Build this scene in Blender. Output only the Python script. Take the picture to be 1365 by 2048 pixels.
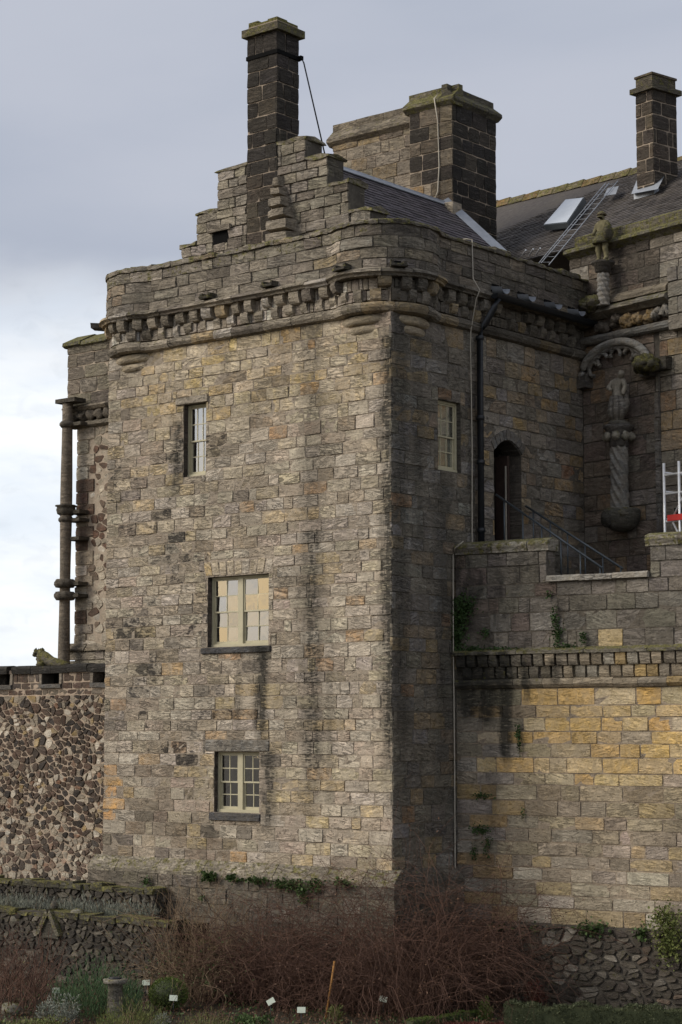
import bpy, math, random
import numpy as np
from mathutils import Vector

# ------------------------------------------------------------------ clear
for o in list(bpy.data.objects):
    bpy.data.objects.remove(o)
scn = bpy.context.scene
COL = scn.collection
rng = random.Random(11)

# ------------------------------------------------------------------ camera
F, CX, CY, HY = 4000., 682.5, 1024., 1467.        # photo pixels (1365 x 2048)
PIT = math.atan((HY - CY) / F)
AZ = math.radians(129.6)
FH = np.array([math.cos(AZ), math.sin(AZ), 0.])
RT = np.array([math.sin(AZ), -math.cos(AZ), 0.])
UP = np.array([0, 0, 1.])
FV = FH * math.cos(PIT) + UP * math.sin(PIT)
UV = UP * math.cos(PIT) - FH * math.sin(PIT)


def ray(x, y):
    return FV + RT * (x - CX) / F + UV * (CY - y) / F


_r = ray(785, 1467)
_r = _r / np.linalg.norm(_r[:2])
CAM = np.array([0, 0, 6.3]) - np.array([_r[0], _r[1], 0]) * 44.0
cd = bpy.data.cameras.new('camera')
cam = bpy.data.objects.new('camera', cd)
COL.objects.link(cam)
cam.location = CAM
cam.rotation_euler = (math.pi / 2 + PIT, 0, AZ - math.pi / 2)
cd.sensor_fit = 'VERTICAL'
cd.sensor_height = 36.0
cd.sensor_width = 24.0
cd.lens = F / 2048 * 36
cd.clip_end = 6000
scn.camera = cam
scn.render.resolution_x, scn.render.resolution_y = 682, 1024

# ------------------------------------------------------------------ light
SUN_DIR = Vector((-0.66, -0.75, 0.62)).normalized()       # towards the sun
EXPOSURE = 1.12
scn.view_settings.view_transform = 'Standard'
scn.view_settings.look = 'None'
scn.view_settings.gamma = 1
scn.view_settings.use_curve_mapping = False
scn.view_settings.exposure = EXPOSURE
sd = bpy.data.lights.new('sun', 'SUN')
sd.energy = 1.35
sd.angle = math.radians(36)
sd.color = (1.0, 0.93, 0.82)
sun = bpy.data.objects.new('sun', sd)
COL.objects.link(sun)
sun.rotation_euler = (-SUN_DIR).to_track_quat('-Z', 'Y').to_euler()
sun.location = (0, -20, 40)


# ------------------------------------------------------------------ node helper
class N:
    def __init__(s, tree):
        s.t = tree

    def node(s, kind, **kw):
        n = s.t.nodes.new(kind)
        for k, v in kw.items():
            setattr(n, k, v)
        return n

    def put(s, sock, v):
        if hasattr(v, 'is_output'):
            s.t.links.new(v, sock)
        else:
            if hasattr(sock.default_value, '__len__') and not hasattr(v, '__len__'):
                v = (v,) * len(sock.default_value)
            elif hasattr(sock.default_value, '__len__') and len(sock.default_value) == 4 and len(v) == 3:
                v = (*v, 1)
            sock.default_value = v

    def m(s, op, a, b=None, c=None, clamp=False):
        n = s.node('ShaderNodeMath', operation=op, use_clamp=clamp)
        for i, v in enumerate((a, b, c)):
            if v is not None:
                s.put(n.inputs[i], v)
        return n.outputs[0]

    def vm(s, op, a, b=None):
        n = s.node('ShaderNodeVectorMath', operation=op)
        s.put(n.inputs[0], a)
        if b is not None:
            s.put(n.inputs[1], b)
        return n.outputs['Value'] if op in ('DOT_PRODUCT', 'LENGTH') else n.outputs[0]

    def noise(s, vec, scale, detail=3, rough=.55, dist=0.):
        n = s.node('ShaderNodeTexNoise')
        s.put(n.inputs['Vector'], vec)
        n.inputs['Scale'].default_value = scale
        n.inputs['Detail'].default_value = detail
        n.inputs['Roughness'].default_value = rough
        n.inputs['Distortion'].default_value = dist
        return n.outputs['Fac']

    def ss(s, x, a, b, c=0., d=1.):                        # smoothstep
        n = s.node('ShaderNodeMapRange', interpolation_type='SMOOTHSTEP')
        for i, v in enumerate((x, a, b, c, d)):
            s.put(n.inputs[i], v)
        return n.outputs[0]

    def lin(s, x, a, b, c=0., d=1.):
        n = s.node('ShaderNodeMapRange')
        for i, v in enumerate((x, a, b, c, d)):
            s.put(n.inputs[i], v)
        return n.outputs[0]

    def mix(s, f, a, b, mode='MIX'):
        n = s.node('ShaderNodeMix', data_type='RGBA', blend_type=mode)
        s.put(n.inputs[0], f)
        s.put(n.inputs[6], a)
        s.put(n.inputs[7], b)
        return n.outputs[2]

    def comb(s, x, y, z):
        n = s.node('ShaderNodeCombineXYZ')
        for i, v in enumerate((x, y, z)):
            s.put(n.inputs[i], v)
        return n.outputs[0]

    def sep(s, v):
        n = s.node('ShaderNodeSeparateXYZ')
        s.put(n.inputs[0], v)
        return n.outputs

    def attr(s, name):
        return s.node('ShaderNodeAttribute', attribute_name=name).outputs


# ------------------------------------------------------------------ world: high grey cloud over a bright horizon
w = bpy.data.worlds.new('World')
scn.world = w
w.use_nodes = True
w.node_tree.nodes.clear()
n = N(w.node_tree)
sky = n.node('ShaderNodeTexSky', sky_type='NISHITA', sun_disc=False)
sky.sun_elevation = math.asin(SUN_DIR.z)
sky.sun_rotation = math.atan2(SUN_DIR.x, SUN_DIR.y)
d = n.node('ShaderNodeTexCoord').outputs['Generated']
dx, dy, dz = n.sep(d)[:3]
flat = n.vm('MULTIPLY', d, (1.0, 1.0, 3.2))
n1 = n.noise(flat, 2.6, 5, .5, .3)
n2 = n.noise(flat, 7.0, 5, .55, .2)
n3 = n.noise(n.vm('MULTIPLY', d, (1., 1., 1.8)), 55., 5, .55, .6)
e = n.m('ADD', dz, n.m('MULTIPLY', n.m('SUBTRACT', n1, .5), .13))
e = n.m('ADD', e, n.m('MULTIPLY', n.m('SUBTRACT', n2, .5), .05))
hi = n.ss(e, .172, .24)
glow = n.m('MULTIPLY', n.ss(n.m('DIVIDE', n.vm('DOT_PRODUCT', d, (SUN_DIR.x, SUN_DIR.y, 0)), math.hypot(SUN_DIR.x, SUN_DIR.y)), .3, 1.), n.ss(dz, .2, .0))
low = n.mix(n.ss(n2, .35, .7), (.80, .86, .94), (1.08, 1.08, 1.07))
low = n.mix(glow, low, (1.22, .90, .50))
low = n.mix(n.m('MULTIPLY', n.ss(n3, .48, .70), n.m('ADD', .12, n.m('MULTIPLY', glow, .6))), low, (.34, .39, .45))
high = n.mix(n.ss(n.m('ADD', n1, n.m('MULTIPLY', dz, .8)), .45, .95), (.395, .435, .525), (.50, .525, .60))
cl = n.mix(hi, low, high)
bg1 = n.node('ShaderNodeBackground')
n.put(bg1.inputs[0], sky.outputs[0])
bg1.inputs[1].default_value = 0.05
bg2 = n.node('ShaderNodeBackground')
n.put(bg2.inputs[0], cl)
bg2.inputs[1].default_value = 0.50
mx = n.node('ShaderNodeMixShader')
mx.inputs[0].default_value = .93
w.node_tree.links.new(bg1.outputs[0], mx.inputs[1])
w.node_tree.links.new(bg2.outputs[0], mx.inputs[2])
out = n.node('ShaderNodeOutputWorld')
w.node_tree.links.new(mx.outputs[0], out.inputs[0])


# ------------------------------------------------------------------ materials
def base_mat(name):
    m = bpy.data.materials.new(name)
    m.use_nodes = True
    m.node_tree.nodes.clear()
    n = N(m.node_tree)
    b = n.node('ShaderNodeBsdfPrincipled')
    o = n.node('ShaderNodeOutputMaterial')
    m.node_tree.links.new(b.outputs[0], o.inputs[0])
    return m, n, b, o


def bump(n, b, h, strength, dist):
    bp = n.node('ShaderNodeBump')
    bp.inputs['Strength'].default_value = strength
    bp.inputs['Distance'].default_value = dist
    n.put(bp.inputs['Height'], h)
    n.put(b.inputs['Normal'], bp.outputs[0])


def stone_mat(name, U=(1, 0), streaks=(), bed=1.0, pale=.25, crustcol=(.035, .032, .03), hue=.42, solid=0.):
    """weathered sandstone; tint.rgb = colour of the stone, tint.a = black crust,
    misc = (seed, moss, grime)"""
    m, n, b, o = base_mat(name)
    pos = n.node('ShaderNodeNewGeometry').outputs
    x, y, z = n.sep(pos['Position'])[:3]
    ta = n.attr('tint')
    tint, crust = ta['Color'], ta['Alpha']
    sd_, moss, grime = n.sep(n.attr('misc')['Vector'])[:3]
    u = n.m('ADD', n.m('MULTIPLY', x, U[0]), n.m('MULTIPLY', y, U[1]))
    vr = n.node('ShaderNodeVectorRotate', rotation_type='Z_AXIS')
    n.put(vr.inputs['Vector'], n.comb(u, z, n.m('MULTIPLY', sd_, 60.)))
    n.put(vr.inputs['Angle'], n.m('MULTIPLY', n.m('SUBTRACT', sd_, .45), .5))
    bedv = n.vm('MULTIPLY', vr.outputs[0], (2.6, 17., 1.))
    bedn = n.noise(bedv, 1.0, 6, .62, .4)
    crev = n.noise(n.vm('MULTIPLY', vr.outputs[0], (2.4, 12., 1.)), 1.0, 5, .6, .9)
    p3 = n.vm('ADD', pos['Position'], n.comb(n.m('MULTIPLY', sd_, 31.), n.m('MULTIPLY', sd_, 17.), 0.))
    fine = n.noise(p3, 26., 6, .7)
    mid = n.noise(p3, 5.5, 5, .62, .4)
    big = n.noise(pos['Position'], .8, 4, .6)
    blotch = n.ss(n.m('ADD', n.m('MULTIPLY', mid, .6), n.m('MULTIPLY', n.noise(p3, 1.9, 4, .6, .5), .4)), .42, .60)
    lum = n.vm('DOT_PRODUCT', tint, (.30, .55, .15))
    neutral = n.mix(1., (1.13, .97, .76), lum, 'MULTIPLY')
    c = n.mix(n.m('ADD', n.m('MULTIPLY', blotch, 1 - hue), hue), neutral, tint)
    c = n.mix(1., c, n.lin(bedn, .25, .75, 1 - .32 * bed, 1 + .24 * bed), 'MULTIPLY')
    c = n.mix(1., c, n.lin(fine, .25, .75, .72, 1.24), 'MULTIPLY')
    c = n.mix(1., c, n.lin(mid, .25, .75, .62, 1.34), 'MULTIPLY')
    c = n.mix(1., c, n.lin(big, .3, .7, .74, 1.2), 'MULTIPLY')
    # pale frets
    fr = n.m('MULTIPLY', n.ss(bedn, .56, .72), n.ss(mid, .42, .62))
    c = n.mix(n.m('MULTIPLY', fr, pale), c, (.50, .46, .40))
    # eroded crevices along the bedding
    cv = n.m('MULTIPLY', n.ss(n.m('ABSOLUTE', n.m('SUBTRACT', crev, .5)), .055, .0), n.ss(n.m('ADD', mid, n.m('MULTIPLY', crust, .25)), .46, .62))
    c = n.mix(n.m('MULTIPLY', cv, n.m('MULTIPLY', n.m('FRACT', n.m('MULTIPLY', sd_, 7.31)), .62 * bed)), c, (.05, .043, .036))
    # black crust
    cn = n.m('ADD', n.m('MULTIPLY', mid, .62), n.m('MULTIPLY', bedn, .38))
    crust = n.m('MULTIPLY', crust, n.lin(n.noise(pos['Position'], .55, 3, .6), .36, .64, .7, 1.35))
    thr = n.lin(crust, 0., 1., .80, .39)
    cm = n.ss(cn, thr, n.m('ADD', thr, .09))
    c = n.mix(n.m('MULTIPLY', cm, .86), c, crustcol)
    # grime: sooty, wet look shared by a whole area
    gn = n.noise(n.vm('MULTIPLY', pos['Position'], (1., 1., .35)), 3.2, 5, .6)
    gm = n.ss(n.m('ADD', gn, n.m('MULTIPLY', n.m('SUBTRACT', grime, .5), .9)), .42, .72)
    c = n.mix(n.m('MULTIPLY', gm, .82), c, (.042, .038, .033))
    # run-off streaks below ledges and sills
    if streaks:
        wob = n.noise(n.comb(n.m('MULTIPLY', u, 1.3), n.m('MULTIPLY', z, .5), 0.), 1.4, 4, .6)
        rag = n.noise(n.comb(n.m('MULTIPLY', u, 9.), n.m('MULTIPLY', z, 1.6), 3.), 1.0, 5, .65)
        rag2 = n.noise(n.comb(n.m('MULTIPLY', u, 5.), n.m('MULTIPLY', z, 22.), 9.), 1.0, 4, .65)
        tot = None
        for (u0, hw, zt, zb, st) in streaks:
            a = n.m('ABSOLUTE', n.m('ADD', n.m('SUBTRACT', u, u0), n.m('ADD', n.m('MULTIPLY', n.m('SUBTRACT', wob, .5), .28), n.m('MULTIPLY', n.m('SUBTRACT', rag, .5), .30))))
            k = n.ss(a, hw * 1.15, hw * .05)
            k = n.m('MULTIPLY', k, n.ss(z, zt + .12, zt - .12))
            k = n.m('MULTIPLY', k, n.ss(z, zb, zb + .35 * (zt - zb)))
            k = n.m('MULTIPLY', k, st)
            tot = k if tot is None else n.m('MAXIMUM', tot, k)
        raw = tot
        rg = n.m('ADD', n.m('MULTIPLY', rag, .35), n.m('MULTIPLY', rag2, .65))
        thr2 = n.m('SUBTRACT', .78, n.m('MULTIPLY', n.m('MINIMUM', tot, 1.2), .37))
        tot = n.m('MULTIPLY', n.ss(rg, thr2, n.m('ADD', thr2, .13)), n.ss(raw, .0, .25, 0., .88))
        tot = n.m('MAXIMUM', tot, n.m('MULTIPLY', n.ss(raw, .15, 1.0), n.ss(rg, .36, .58, .34 + .1 * solid, .60 + .32 * solid)))
        c = n.mix(tot, c, (.030, .029, .024))
    # moss / lichen
    up = n.sep(pos['Normal'])[2]
    mn = n.noise(p3, 7., 5, .65)
    mm = n.ss(n.m('ADD', mn, n.m('ADD', n.m('MULTIPLY', moss, .55), n.m('MULTIPLY', n.m('MAXIMUM', up, 0.), n.m('MULTIPLY', moss, .35)))), .72, .88)
    lc = n.mix(n.ss(fine, .4, .6), (.06, .06, .018), (.20, .18, .055))
    c = n.mix(n.m('MULTIPLY', mm, .85), c, lc)
    n.put(b.inputs['Base Color'], c)
    b.inputs['Roughness'].default_value = .92
    b.inputs['Specular IOR Level'].default_value = .22
    h = n.m('ADD', n.m('ADD', n.m('MULTIPLY', bedn, .9), n.m('MULTIPLY', mid, 1.1)), n.m('MULTIPLY', fine, .45))
    h = n.m('SUBTRACT', h, n.m('MULTIPLY', cv, .9 * bed))
    bump(n, b, h, .8, .035)
    return m


def plain_mat(name, col, rough=.6, metal=0., var=.15, scale=8., spec=.4, bumpd=0.):
    m, n, b, o = base_mat(name)
    p = n.node('ShaderNodeNewGeometry').outputs['Position']
    f = n.noise(p, scale, 5, .6)
    g = n.noise(p, scale * .17, 3, .6)
    c = n.mix(1., (*col, 1), n.lin(f, .25, .75, 1 - var, 1 + var), 'MULTIPLY')
    c = n.mix(1., c, n.lin(g, .3, .7, 1 - var * .7, 1 + var * .7), 'MULTIPLY')
    n.put(b.inputs['Base Color'], c)
    b.inputs['Roughness'].default_value = rough
    b.inputs['Metallic'].default_value = metal
    b.inputs['Specular IOR Level'].default_value = spec
    if bumpd:
        bump(n, b, f, .6, bumpd)
    return m


def leaf_mat(name, c1, c2, rough=.65, trans=.25):
    m, n, b, o = base_mat(name)
    info = n.attr('misc')['Vector']
    s_ = n.sep(info)[0]
    p = n.node('ShaderNodeNewGeometry').outputs['Position']
    f = n.noise(p, 3.0, 4, .6)
    c = n.mix(n.m('MULTIPLY', n.m('ADD', s_, f), .5), c1, c2)
    n.put(b.inputs['Base Color'], c)
    b.inputs['Roughness'].default_value = rough
    b.inputs['Specular IOR Level'].default_value = .3
    return m


def slate_mat(name, col):
    m, n, b, o = base_mat(name)
    s_ = n.sep(n.attr('misc')['Vector'])[0]
    p = n.node('ShaderNodeNewGeometry').outputs['Position']
    f = n.noise(p, 9., 5, .65)
    g = n.noise(p, 1.1, 4, .6)
    c = n.mix(1., (*col, 1), n.lin(s_, 0., 1., .62, 1.42), 'MULTIPLY')
    c = n.mix(1., c, n.lin(f, .3, .7, .7, 1.3), 'MULTIPLY')
    c = n.mix(n.m('MULTIPLY', n.ss(g, .5, .7), .45), c, (.10, .085, .065))
    c = n.mix(n.m('MULTIPLY', n.ss(f, .64, .75), .5), c, (.22, .22, .21))
    n.put(b.inputs['Base Color'], c)
    b.inputs['Roughness'].default_value = .7
    b.inputs['Specular IOR Level'].default_value = .25
    bump(n, b, f, .5, .01)
    return m


def glass_mat():
    m, n, b, o = base_mat('window_glass')
    m.node_tree.nodes.remove(b)
    p = n.node('ShaderNodeNewGeometry').outputs['Position']
    f = n.noise(p, 2.2, 3, .5)
    bp = n.node('ShaderNodeBump')
    bp.inputs['Strength'].default_value = .10
    bp.inputs['Distance'].default_value = .02
    n.put(bp.inputs['Height'], f)
    gl = n.node('ShaderNodeBsdfGlossy')
    gl.inputs['Roughness'].default_value = .03
    gl.inputs['Color'].default_value = (.96, .97, .98, 1)
    n.put(gl.inputs['Normal'], bp.outputs[0])
    tr = n.node('ShaderNodeBsdfTransparent')
    tr.inputs['Color'].default_value = (.72, .76, .74, 1)
    lw = n.node('ShaderNodeLayerWeight')
    lw.inputs['Blend'].default_value = .35
    mxx = n.node('ShaderNodeMixShader')
    n.put(mxx.inputs[0], n.lin(lw.outputs['Facing'], 0., 1., .33, .95))
    m.node_tree.links.new(tr.outputs[0], mxx.inputs[1])
    m.node_tree.links.new(gl.outputs[0], mxx.inputs[2])
    m.node_tree.links.new(mxx.outputs[0], o.inputs[0])
    return m


A6, A12 = math.radians(6), math.radians(-12)
M = {}
M['front'] = stone_mat('sandstone_front', (1, 0), [
    (-2.35, .75, 15.9, 3.3, .72), (-2.3, .62, 11.0, 3.2, .98), (-1.8, .3, 9., 3.3, .7), (-.05, .50, 15.2, 3.0, 1.15), (-3.85, .40, 8.35, 5.6, 1.2), (-4.55, .24, 8.3, 6.0, .8),
    (-6.62, .36, 13.9, 11.7, 1.0), (-6.9, .35, 12.6, 9.0, .35), (-5.0, .5, 15.6, 14.4, .45), (-3.6, .4, 5.95, 3.7, 1.0),
    (-8.95, .25, 8.0, 3.0, .30), (-7.3, .25, 12.2, 5.0, .3), (-3.2, .3, 15.7, 12.0, .35), (-7.6, .6, 9.5, 6.0, .25)])
M['right'] = stone_mat('sandstone_return', (0, 1), [
    (.35, .5, 15.9, 3.0, .8), (1.0, .4, 15.4, 9.0, .7), (3.0, .5, 16.2, 8.0, .55), (1.9, .6, 12.3, 3.0, .7), (2.2, .4, 9.5, 3.0, .6),
    (4.2, .8, 15.6, 14.0, .5)])
M['terrace'] = stone_mat('sandstone_terrace', (math.cos(A6), math.sin(A6)), [
    (.55, .42, 8.15, 6.3, 1.4), (1.05, .36, 8.15, 6.2, 1.4), (1.55, .30, 8.15, 5.2, 1.4), (2.1, .2, 7.95, 6.8, .9), (1.0, 1.1, 8.05, 6.6, .95), (2.9, .25, 8.0, 7.2, .8),
    (1.2, .3, 7.2, 3.0, .45), (.25, .3, 7.4, 2.5, .6), (3.3, .3, 7.95, 7.3, .6)], hue=.72, bed=.8, solid=1.)
M['palace'] = stone_mat('sandstone_palace', (math.cos(A12), math.sin(A12)), [(1.2, 2.2, 18.4, 16.0, .45), (.5, .5, 16.0, 10., .5)])
M['stone'] = stone_mat('weathered_stone', (.8, .6), pale=.2)
M['rubble'] = stone_mat('rubble_stone', (1, 0), bed=.5, pale=.08)
M['mortar'] = plain_mat('lime_mortar', (.37, .305, .235), .95, var=.25, scale=14, spec=.1)
M['mortar_dark'] = plain_mat('dark_mortar', (.085, .075, .062), .95, var=.35, scale=9, spec=.1)
M['mortar_pale'] = plain_mat('pale_mortar', (.36, .285, .215), .95, var=.25, scale=10, spec=.1)
M['mortar_soot'] = plain_mat('sooty_pointing', (.30, .245, .19), .95, var=.25, scale=10, spec=.1)
M['earth'] = plain_mat('garden_earth', (.05, .042, .03), .95, var=.5, scale=6, spec=.1, bumpd=.03)
M['slate'] = slate_mat('roof_slate', (.075, .064, .069))
M['slate2'] = slate_mat('grey_slate', (.070, .061, .055))
M['lead'] = plain_mat('lead_sheet', (.30, .32, .35), .5, .3, .2, 5)
M['paint'] = plain_mat('cream_paint', (.44, .40, .27), .5, 0, .1, 9)
M['glass'] = glass_mat()
M['room'] = plain_mat('dark_room', (.05, .045, .04), .9)
M['blind'] = plain_mat('cream_blind', (.62, .58, .48), .8)
M['iron'] = plain_mat('black_iron', (.015, .017, .02), .42, 0, .3, 12)
M['rail'] = plain_mat('grey_rail', (.10, .115, .125), .4, .4, .2, 12)
M['cable'] = plain_mat('cream_cable', (.42, .38, .31), .6)
M['alu'] = plain_mat('aluminium', (.72, .73, .74), .35, .5, .1, 12)
M['red'] = plain_mat('red_board', (.55, .035, .03), .5)
M['black'] = plain_mat('black_sheet', (.008, .008, .008), .9, spec=.05)
M['skylight'] = plain_mat('skylight_glass', (.50, .54, .58), .25, .2, .08, 3)
M['twig'] = leaf_mat('bramble_twig', (.052, .028, .020), (.15, .08, .055), .8)
M['twig2'] = leaf_mat('dry_stem', (.12, .08, .05), (.28, .20, .125), .8)
M['leaf'] = leaf_mat('green_leaf', (.03, .06, .016), (.09, .135, .04))
M['leafdark'] = leaf_mat('rosemary_leaf', (.035, .07, .028), (.09, .15, .06))
M['leafyel'] = leaf_mat('yellow_green_leaf', (.075, .1, .024), (.18, .19, .055))
M['leafgrey'] = leaf_mat('lavender_leaf', (.12, .13, .10), (.26, .27, .22))
M['leafbrown'] = leaf_mat('withered_leaf', (.06, .03, .018), (.16, .085, .045))
M['leafred'] = leaf_mat('russet_leaf', (.06, .018, .012), (.13, .04, .025))
M['box'] = leaf_mat('box_leaf', (.05, .085, .015), (.15, .19, .04))
M['hedge'] = leaf_mat('hedge_leaf', (.035, .045, .02), (.09, .10, .045))
M['ivy'] = leaf_mat('ivy_leaf', (.022, .046, .013), (.065, .11, .032))
M['stake'] = plain_mat('wooden_stake', (.42, .20, .05), .7, 0, .2, 10)
M['tag'] = plain_mat('plant_tag', (.62, .68, .56), .5)
M['wood'] = plain_mat('dark_wood', (.045, .028, .022), .6, 0, .3, 10)
M['statue'] = plain_mat('statue_stone', (.24, .215, .17), .92, 0, .45, 7, .2, .03)
M['statue_mossy'] = plain_mat('mossy_statue_stone', (.17, .15, .085), .92, 0, .45, 7, .2, .03)
M['orange'] = plain_mat('ridge_tile', (.19, .115, .045), .9, 0, .45, 6, bumpd=.02)

# ------------------------------------------------------------------ object helpers
WL = {}


def finish(o, parent, origin):
    COL.objects.link(o)
    WL[o] = Vector(origin)
    if parent is not None:
        o.parent = parent
        o.location = Vector(origin) - WL[parent]
    else:
        o.location = origin
    return o


def thing(name, label, cat, loc, group=None):
    o = bpy.data.objects.new(name, None)
    o.empty_display_size = .3
    o['label'] = label
    o['category'] = cat
    if group:
        o['group'] = group
    return finish(o, None, loc)


class MB:
    """collects geometry in world coordinates; build() links it as one mesh object"""

    def __init__(s):
        s.v, s.f, s.t, s.x, s.sm = [], [], [], [], []

    def add(s, v, f, tint=None, misc=None, smooth=None):
        k = len(s.v)
        s.v += [tuple(p) for p in v]
        s.f += [tuple(i + k for i in q) for q in f]
        s.t += [tint or (.3, .27, .22, .1)] * len(v)
        s.x += [misc or (.5, 0, 0)] * len(v)
        if smooth is None:
            smooth = [False] * len(f)
        elif smooth is True:
            smooth = [True] * len(f)
        s.sm += list(smooth)
        return s

    def box(s, a, b, **k):
        (x0, y0, z0), (x1, y1, z1) = a, b
        return s.hexa([(x0, y0, z0), (x1, y0, z0), (x1, y1, z0), (x0, y1, z0), (x0, y0, z1), (x1, y0, z1), (x1, y1, z1), (x0, y1, z1)], **k)

    def hexa(s, v, **k):
        return s.add(v, [(0, 3, 2, 1), (4, 5, 6, 7), (0, 1, 5, 4), (1, 2, 6, 5), (2, 3, 7, 6), (3, 0, 4, 7)], **k)

    def pbox(s, mp, u0, u1, v0, v1, d0, d1, **k):          # d0 back, d1 front
        return s.hexa([mp(u0, v0, d1), mp(u1, v0, d1), mp(u1, v0, d0), mp(u0, v0, d0),
                       mp(u0, v1, d1), mp(u1, v1, d1), mp(u1, v1, d0), mp(u0, v1, d0)], **k)

    def tube(s, pts, r, sides=8, cap=True, **k):
        pts = [Vector(p) for p in pts]
        rs = r if hasattr(r, '__len__') else [r] * len(pts)
        v, f = [], []
        for i, p in enumerate(pts):
            t = (pts[min(i + 1, len(pts) - 1)] - pts[max(i - 1, 0)])
            if t.length < 1e-9:
                t = Vector((0, 0, 1))
            t.normalize()
            a = t.cross(Vector((0, 0, 1)) if abs(t.z) < .9 else Vector((1, 0, 0))).normalized()
            b = t.cross(a)
            for j in range(sides):
                q = 2 * math.pi * j / sides
                v.append(p + a * (rs[i] * math.cos(q)) + b * (rs[i] * math.sin(q)))
        for i in range(len(pts) - 1):
            for j in range(sides):
                j2 = (j + 1) % sides
                f.append((i * sides + j, i * sides + j2, (i + 1) * sides + j2, (i + 1) * sides + j))
        sm = [True] * len(f)
        if cap:
            f.append(tuple(range(sides))[::-1])
            f.append(tuple((len(pts) - 1) * sides + j for j in range(sides)))
            sm += [False, False]
        return s.add(v, f, smooth=sm, **k)

    def lathe(s, c, prof, sides=24, twist=None, **k):       # prof: (r, z) bottom to top, absolute z
        v, f = [], []
        for i, (r, z) in enumerate(prof):
            for j in range(sides):
                q = 2 * math.pi * j / sides
                rr = r
                if twist:
                    rr = r * (1 + twist[0] * math.cos(twist[1] * q + twist[2] * z))
                v.append((c[0] + rr * math.cos(q), c[1] + rr * math.sin(q), z))
        for i in range(len(prof) - 1):
            for j in range(sides):
                j2 = (j + 1) % sides
                f.append((i * sides + j, i * sides + j2, (i + 1) * sides + j2, (i + 1) * sides + j))
        sm = [True] * len(f)
        f.append(tuple(range(sides))[::-1])
        f.append(tuple((len(prof) - 1) * sides + j for j in range(sides)))
        return s.add(v, f, smooth=sm + [False, False], **k)

    def build(s, name, mat, parent=None, label=None, cat=None, kind=None, group=None, origin=None):
        if not s.v:
            return None
        v = np.array(s.v, dtype=np.float64)
        if origin is None:
            c = (v.min(0) + v.max(0)) / 2
            origin = (c[0], c[1], v[:, 2].min())
        v = v - np.array(origin)
        me = bpy.data.meshes.new(name)
        me.from_pydata([tuple(p) for p in v], [], s.f)
        a = me.attributes.new('tint', 'FLOAT_COLOR', 'POINT')
        a.data.foreach_set('color', np.array(s.t, dtype=np.float32).ravel())
        a = me.attributes.new('misc', 'FLOAT_VECTOR', 'POINT')
        a.data.foreach_set('vector', np.array(s.x, dtype=np.float32).ravel())
        me.polygons.foreach_set('use_smooth', s.sm)
        me.materials.append(mat)
        me.update()
        o = bpy.data.objects.new(name, me)
        if label:
            o['label'] = label
        if cat:
            o['category'] = cat
        if kind:
            o['kind'] = kind
        if group:
            o['group'] = group
        return finish(o, parent, origin)


class Plane:
    def __init__(s, O, ang):
        s.O = np.array(O, float)
        s.U = np.array([math.cos(ang), math.sin(ang), 0])
        s.Nn = np.array([math.sin(ang), -math.cos(ang), 0])

    def __call__(s, u, v, d):
        return s.O + s.U * u + s.Nn * d + UP * v

    def px(s, x, y, d=0.):                                   # photo pixel -> (u, v) on this wall
        r = ray(x, y)
        t = np.dot(s.O + s.Nn * d - CAM, s.Nn) / np.dot(r, s.Nn)
        p = CAM + r * t - s.O
        return float(np.dot(p, s.U)), float(p[2])


class Path:
    def __init__(s, pts):
        s.p = np.array(pts, float)
        dl = np.linalg.norm(np.diff(s.p, axis=0), axis=1)
        s.s = np.concatenate([[0], np.cumsum(dl)])
        s.L = s.s[-1]
        t = np.gradient(s.p, axis=0)
        t /= np.linalg.norm(t, axis=1)[:, None]
        s.n = np.stack([t[:, 1], -t[:, 0]], 1)

    def __call__(s, u, v, d):
        x = np.interp(u, s.s, s.p[:, 0])
        y = np.interp(u, s.s, s.p[:, 1])
        nx = np.interp(u, s.s, s.n[:, 0])
        ny = np.interp(u, s.s, s.n[:, 1])
        l = math.hypot(nx, ny)
        return np.array([x + nx / l * d, y + ny / l * d, v])


# ------------------------------------------------------------------ masonry
def sub_rect(r, o):
    u0, u1, v0, v1 = r
    a0, a1, b0, b1 = o
    if a0 >= u1 or a1 <= u0 or b0 >= v1 or b1 <= v0:
        return [r]
    res = []
    if a0 > u0:
        res.append((u0, a0, v0, v1))
    if a1 < u1:
        res.append((a1, u1, v0, v1))
    m0, m1 = max(u0, a0), min(u1, a1)
    if b0 > v0:
        res.append((m0, m1, v0, b0))
    if b1 < v1:
        res.append((m0, m1, b1, v1))
    return res


def holes(rects, ops):
    for o in ops:
        rects = [q for r in rects for q in sub_rect(r, o)]
    return rects


def rows(v0, v1, h0, h1, R=rng):
    out, v = [], v0
    while v < v1 - h0 * .6:
        h = R.uniform(h0, h1)
        if v + h > v1 - h0 * .6:
            h = v1 - v
        out.append((v, v + h))
        v += h
    return out


def ashlar(u0, u1, rws, w0, w1, ops=(), R=rng, limits=None):
    st = []
    for i, (a, b) in enumerate(rws):
        l, r = (u0, u1) if limits is None else limits(a, b)
        if r - l < .1:
            continue
        u = l
        first = True
        while u < r - .01:
            wd = R.uniform(w0, w1)
            if R.random() < .13:
                wd *= .5
            if first and i % 2:
                wd *= .6
            first = False
            if u + wd > r - w0 * .45:
                wd = r - u
            st.append((u, u + wd, a, b))
            u += wd
    st = holes(st, ops)
    return [q for q in st if q[1] - q[0] > .06 and q[3] - q[2] > .05]


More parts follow.
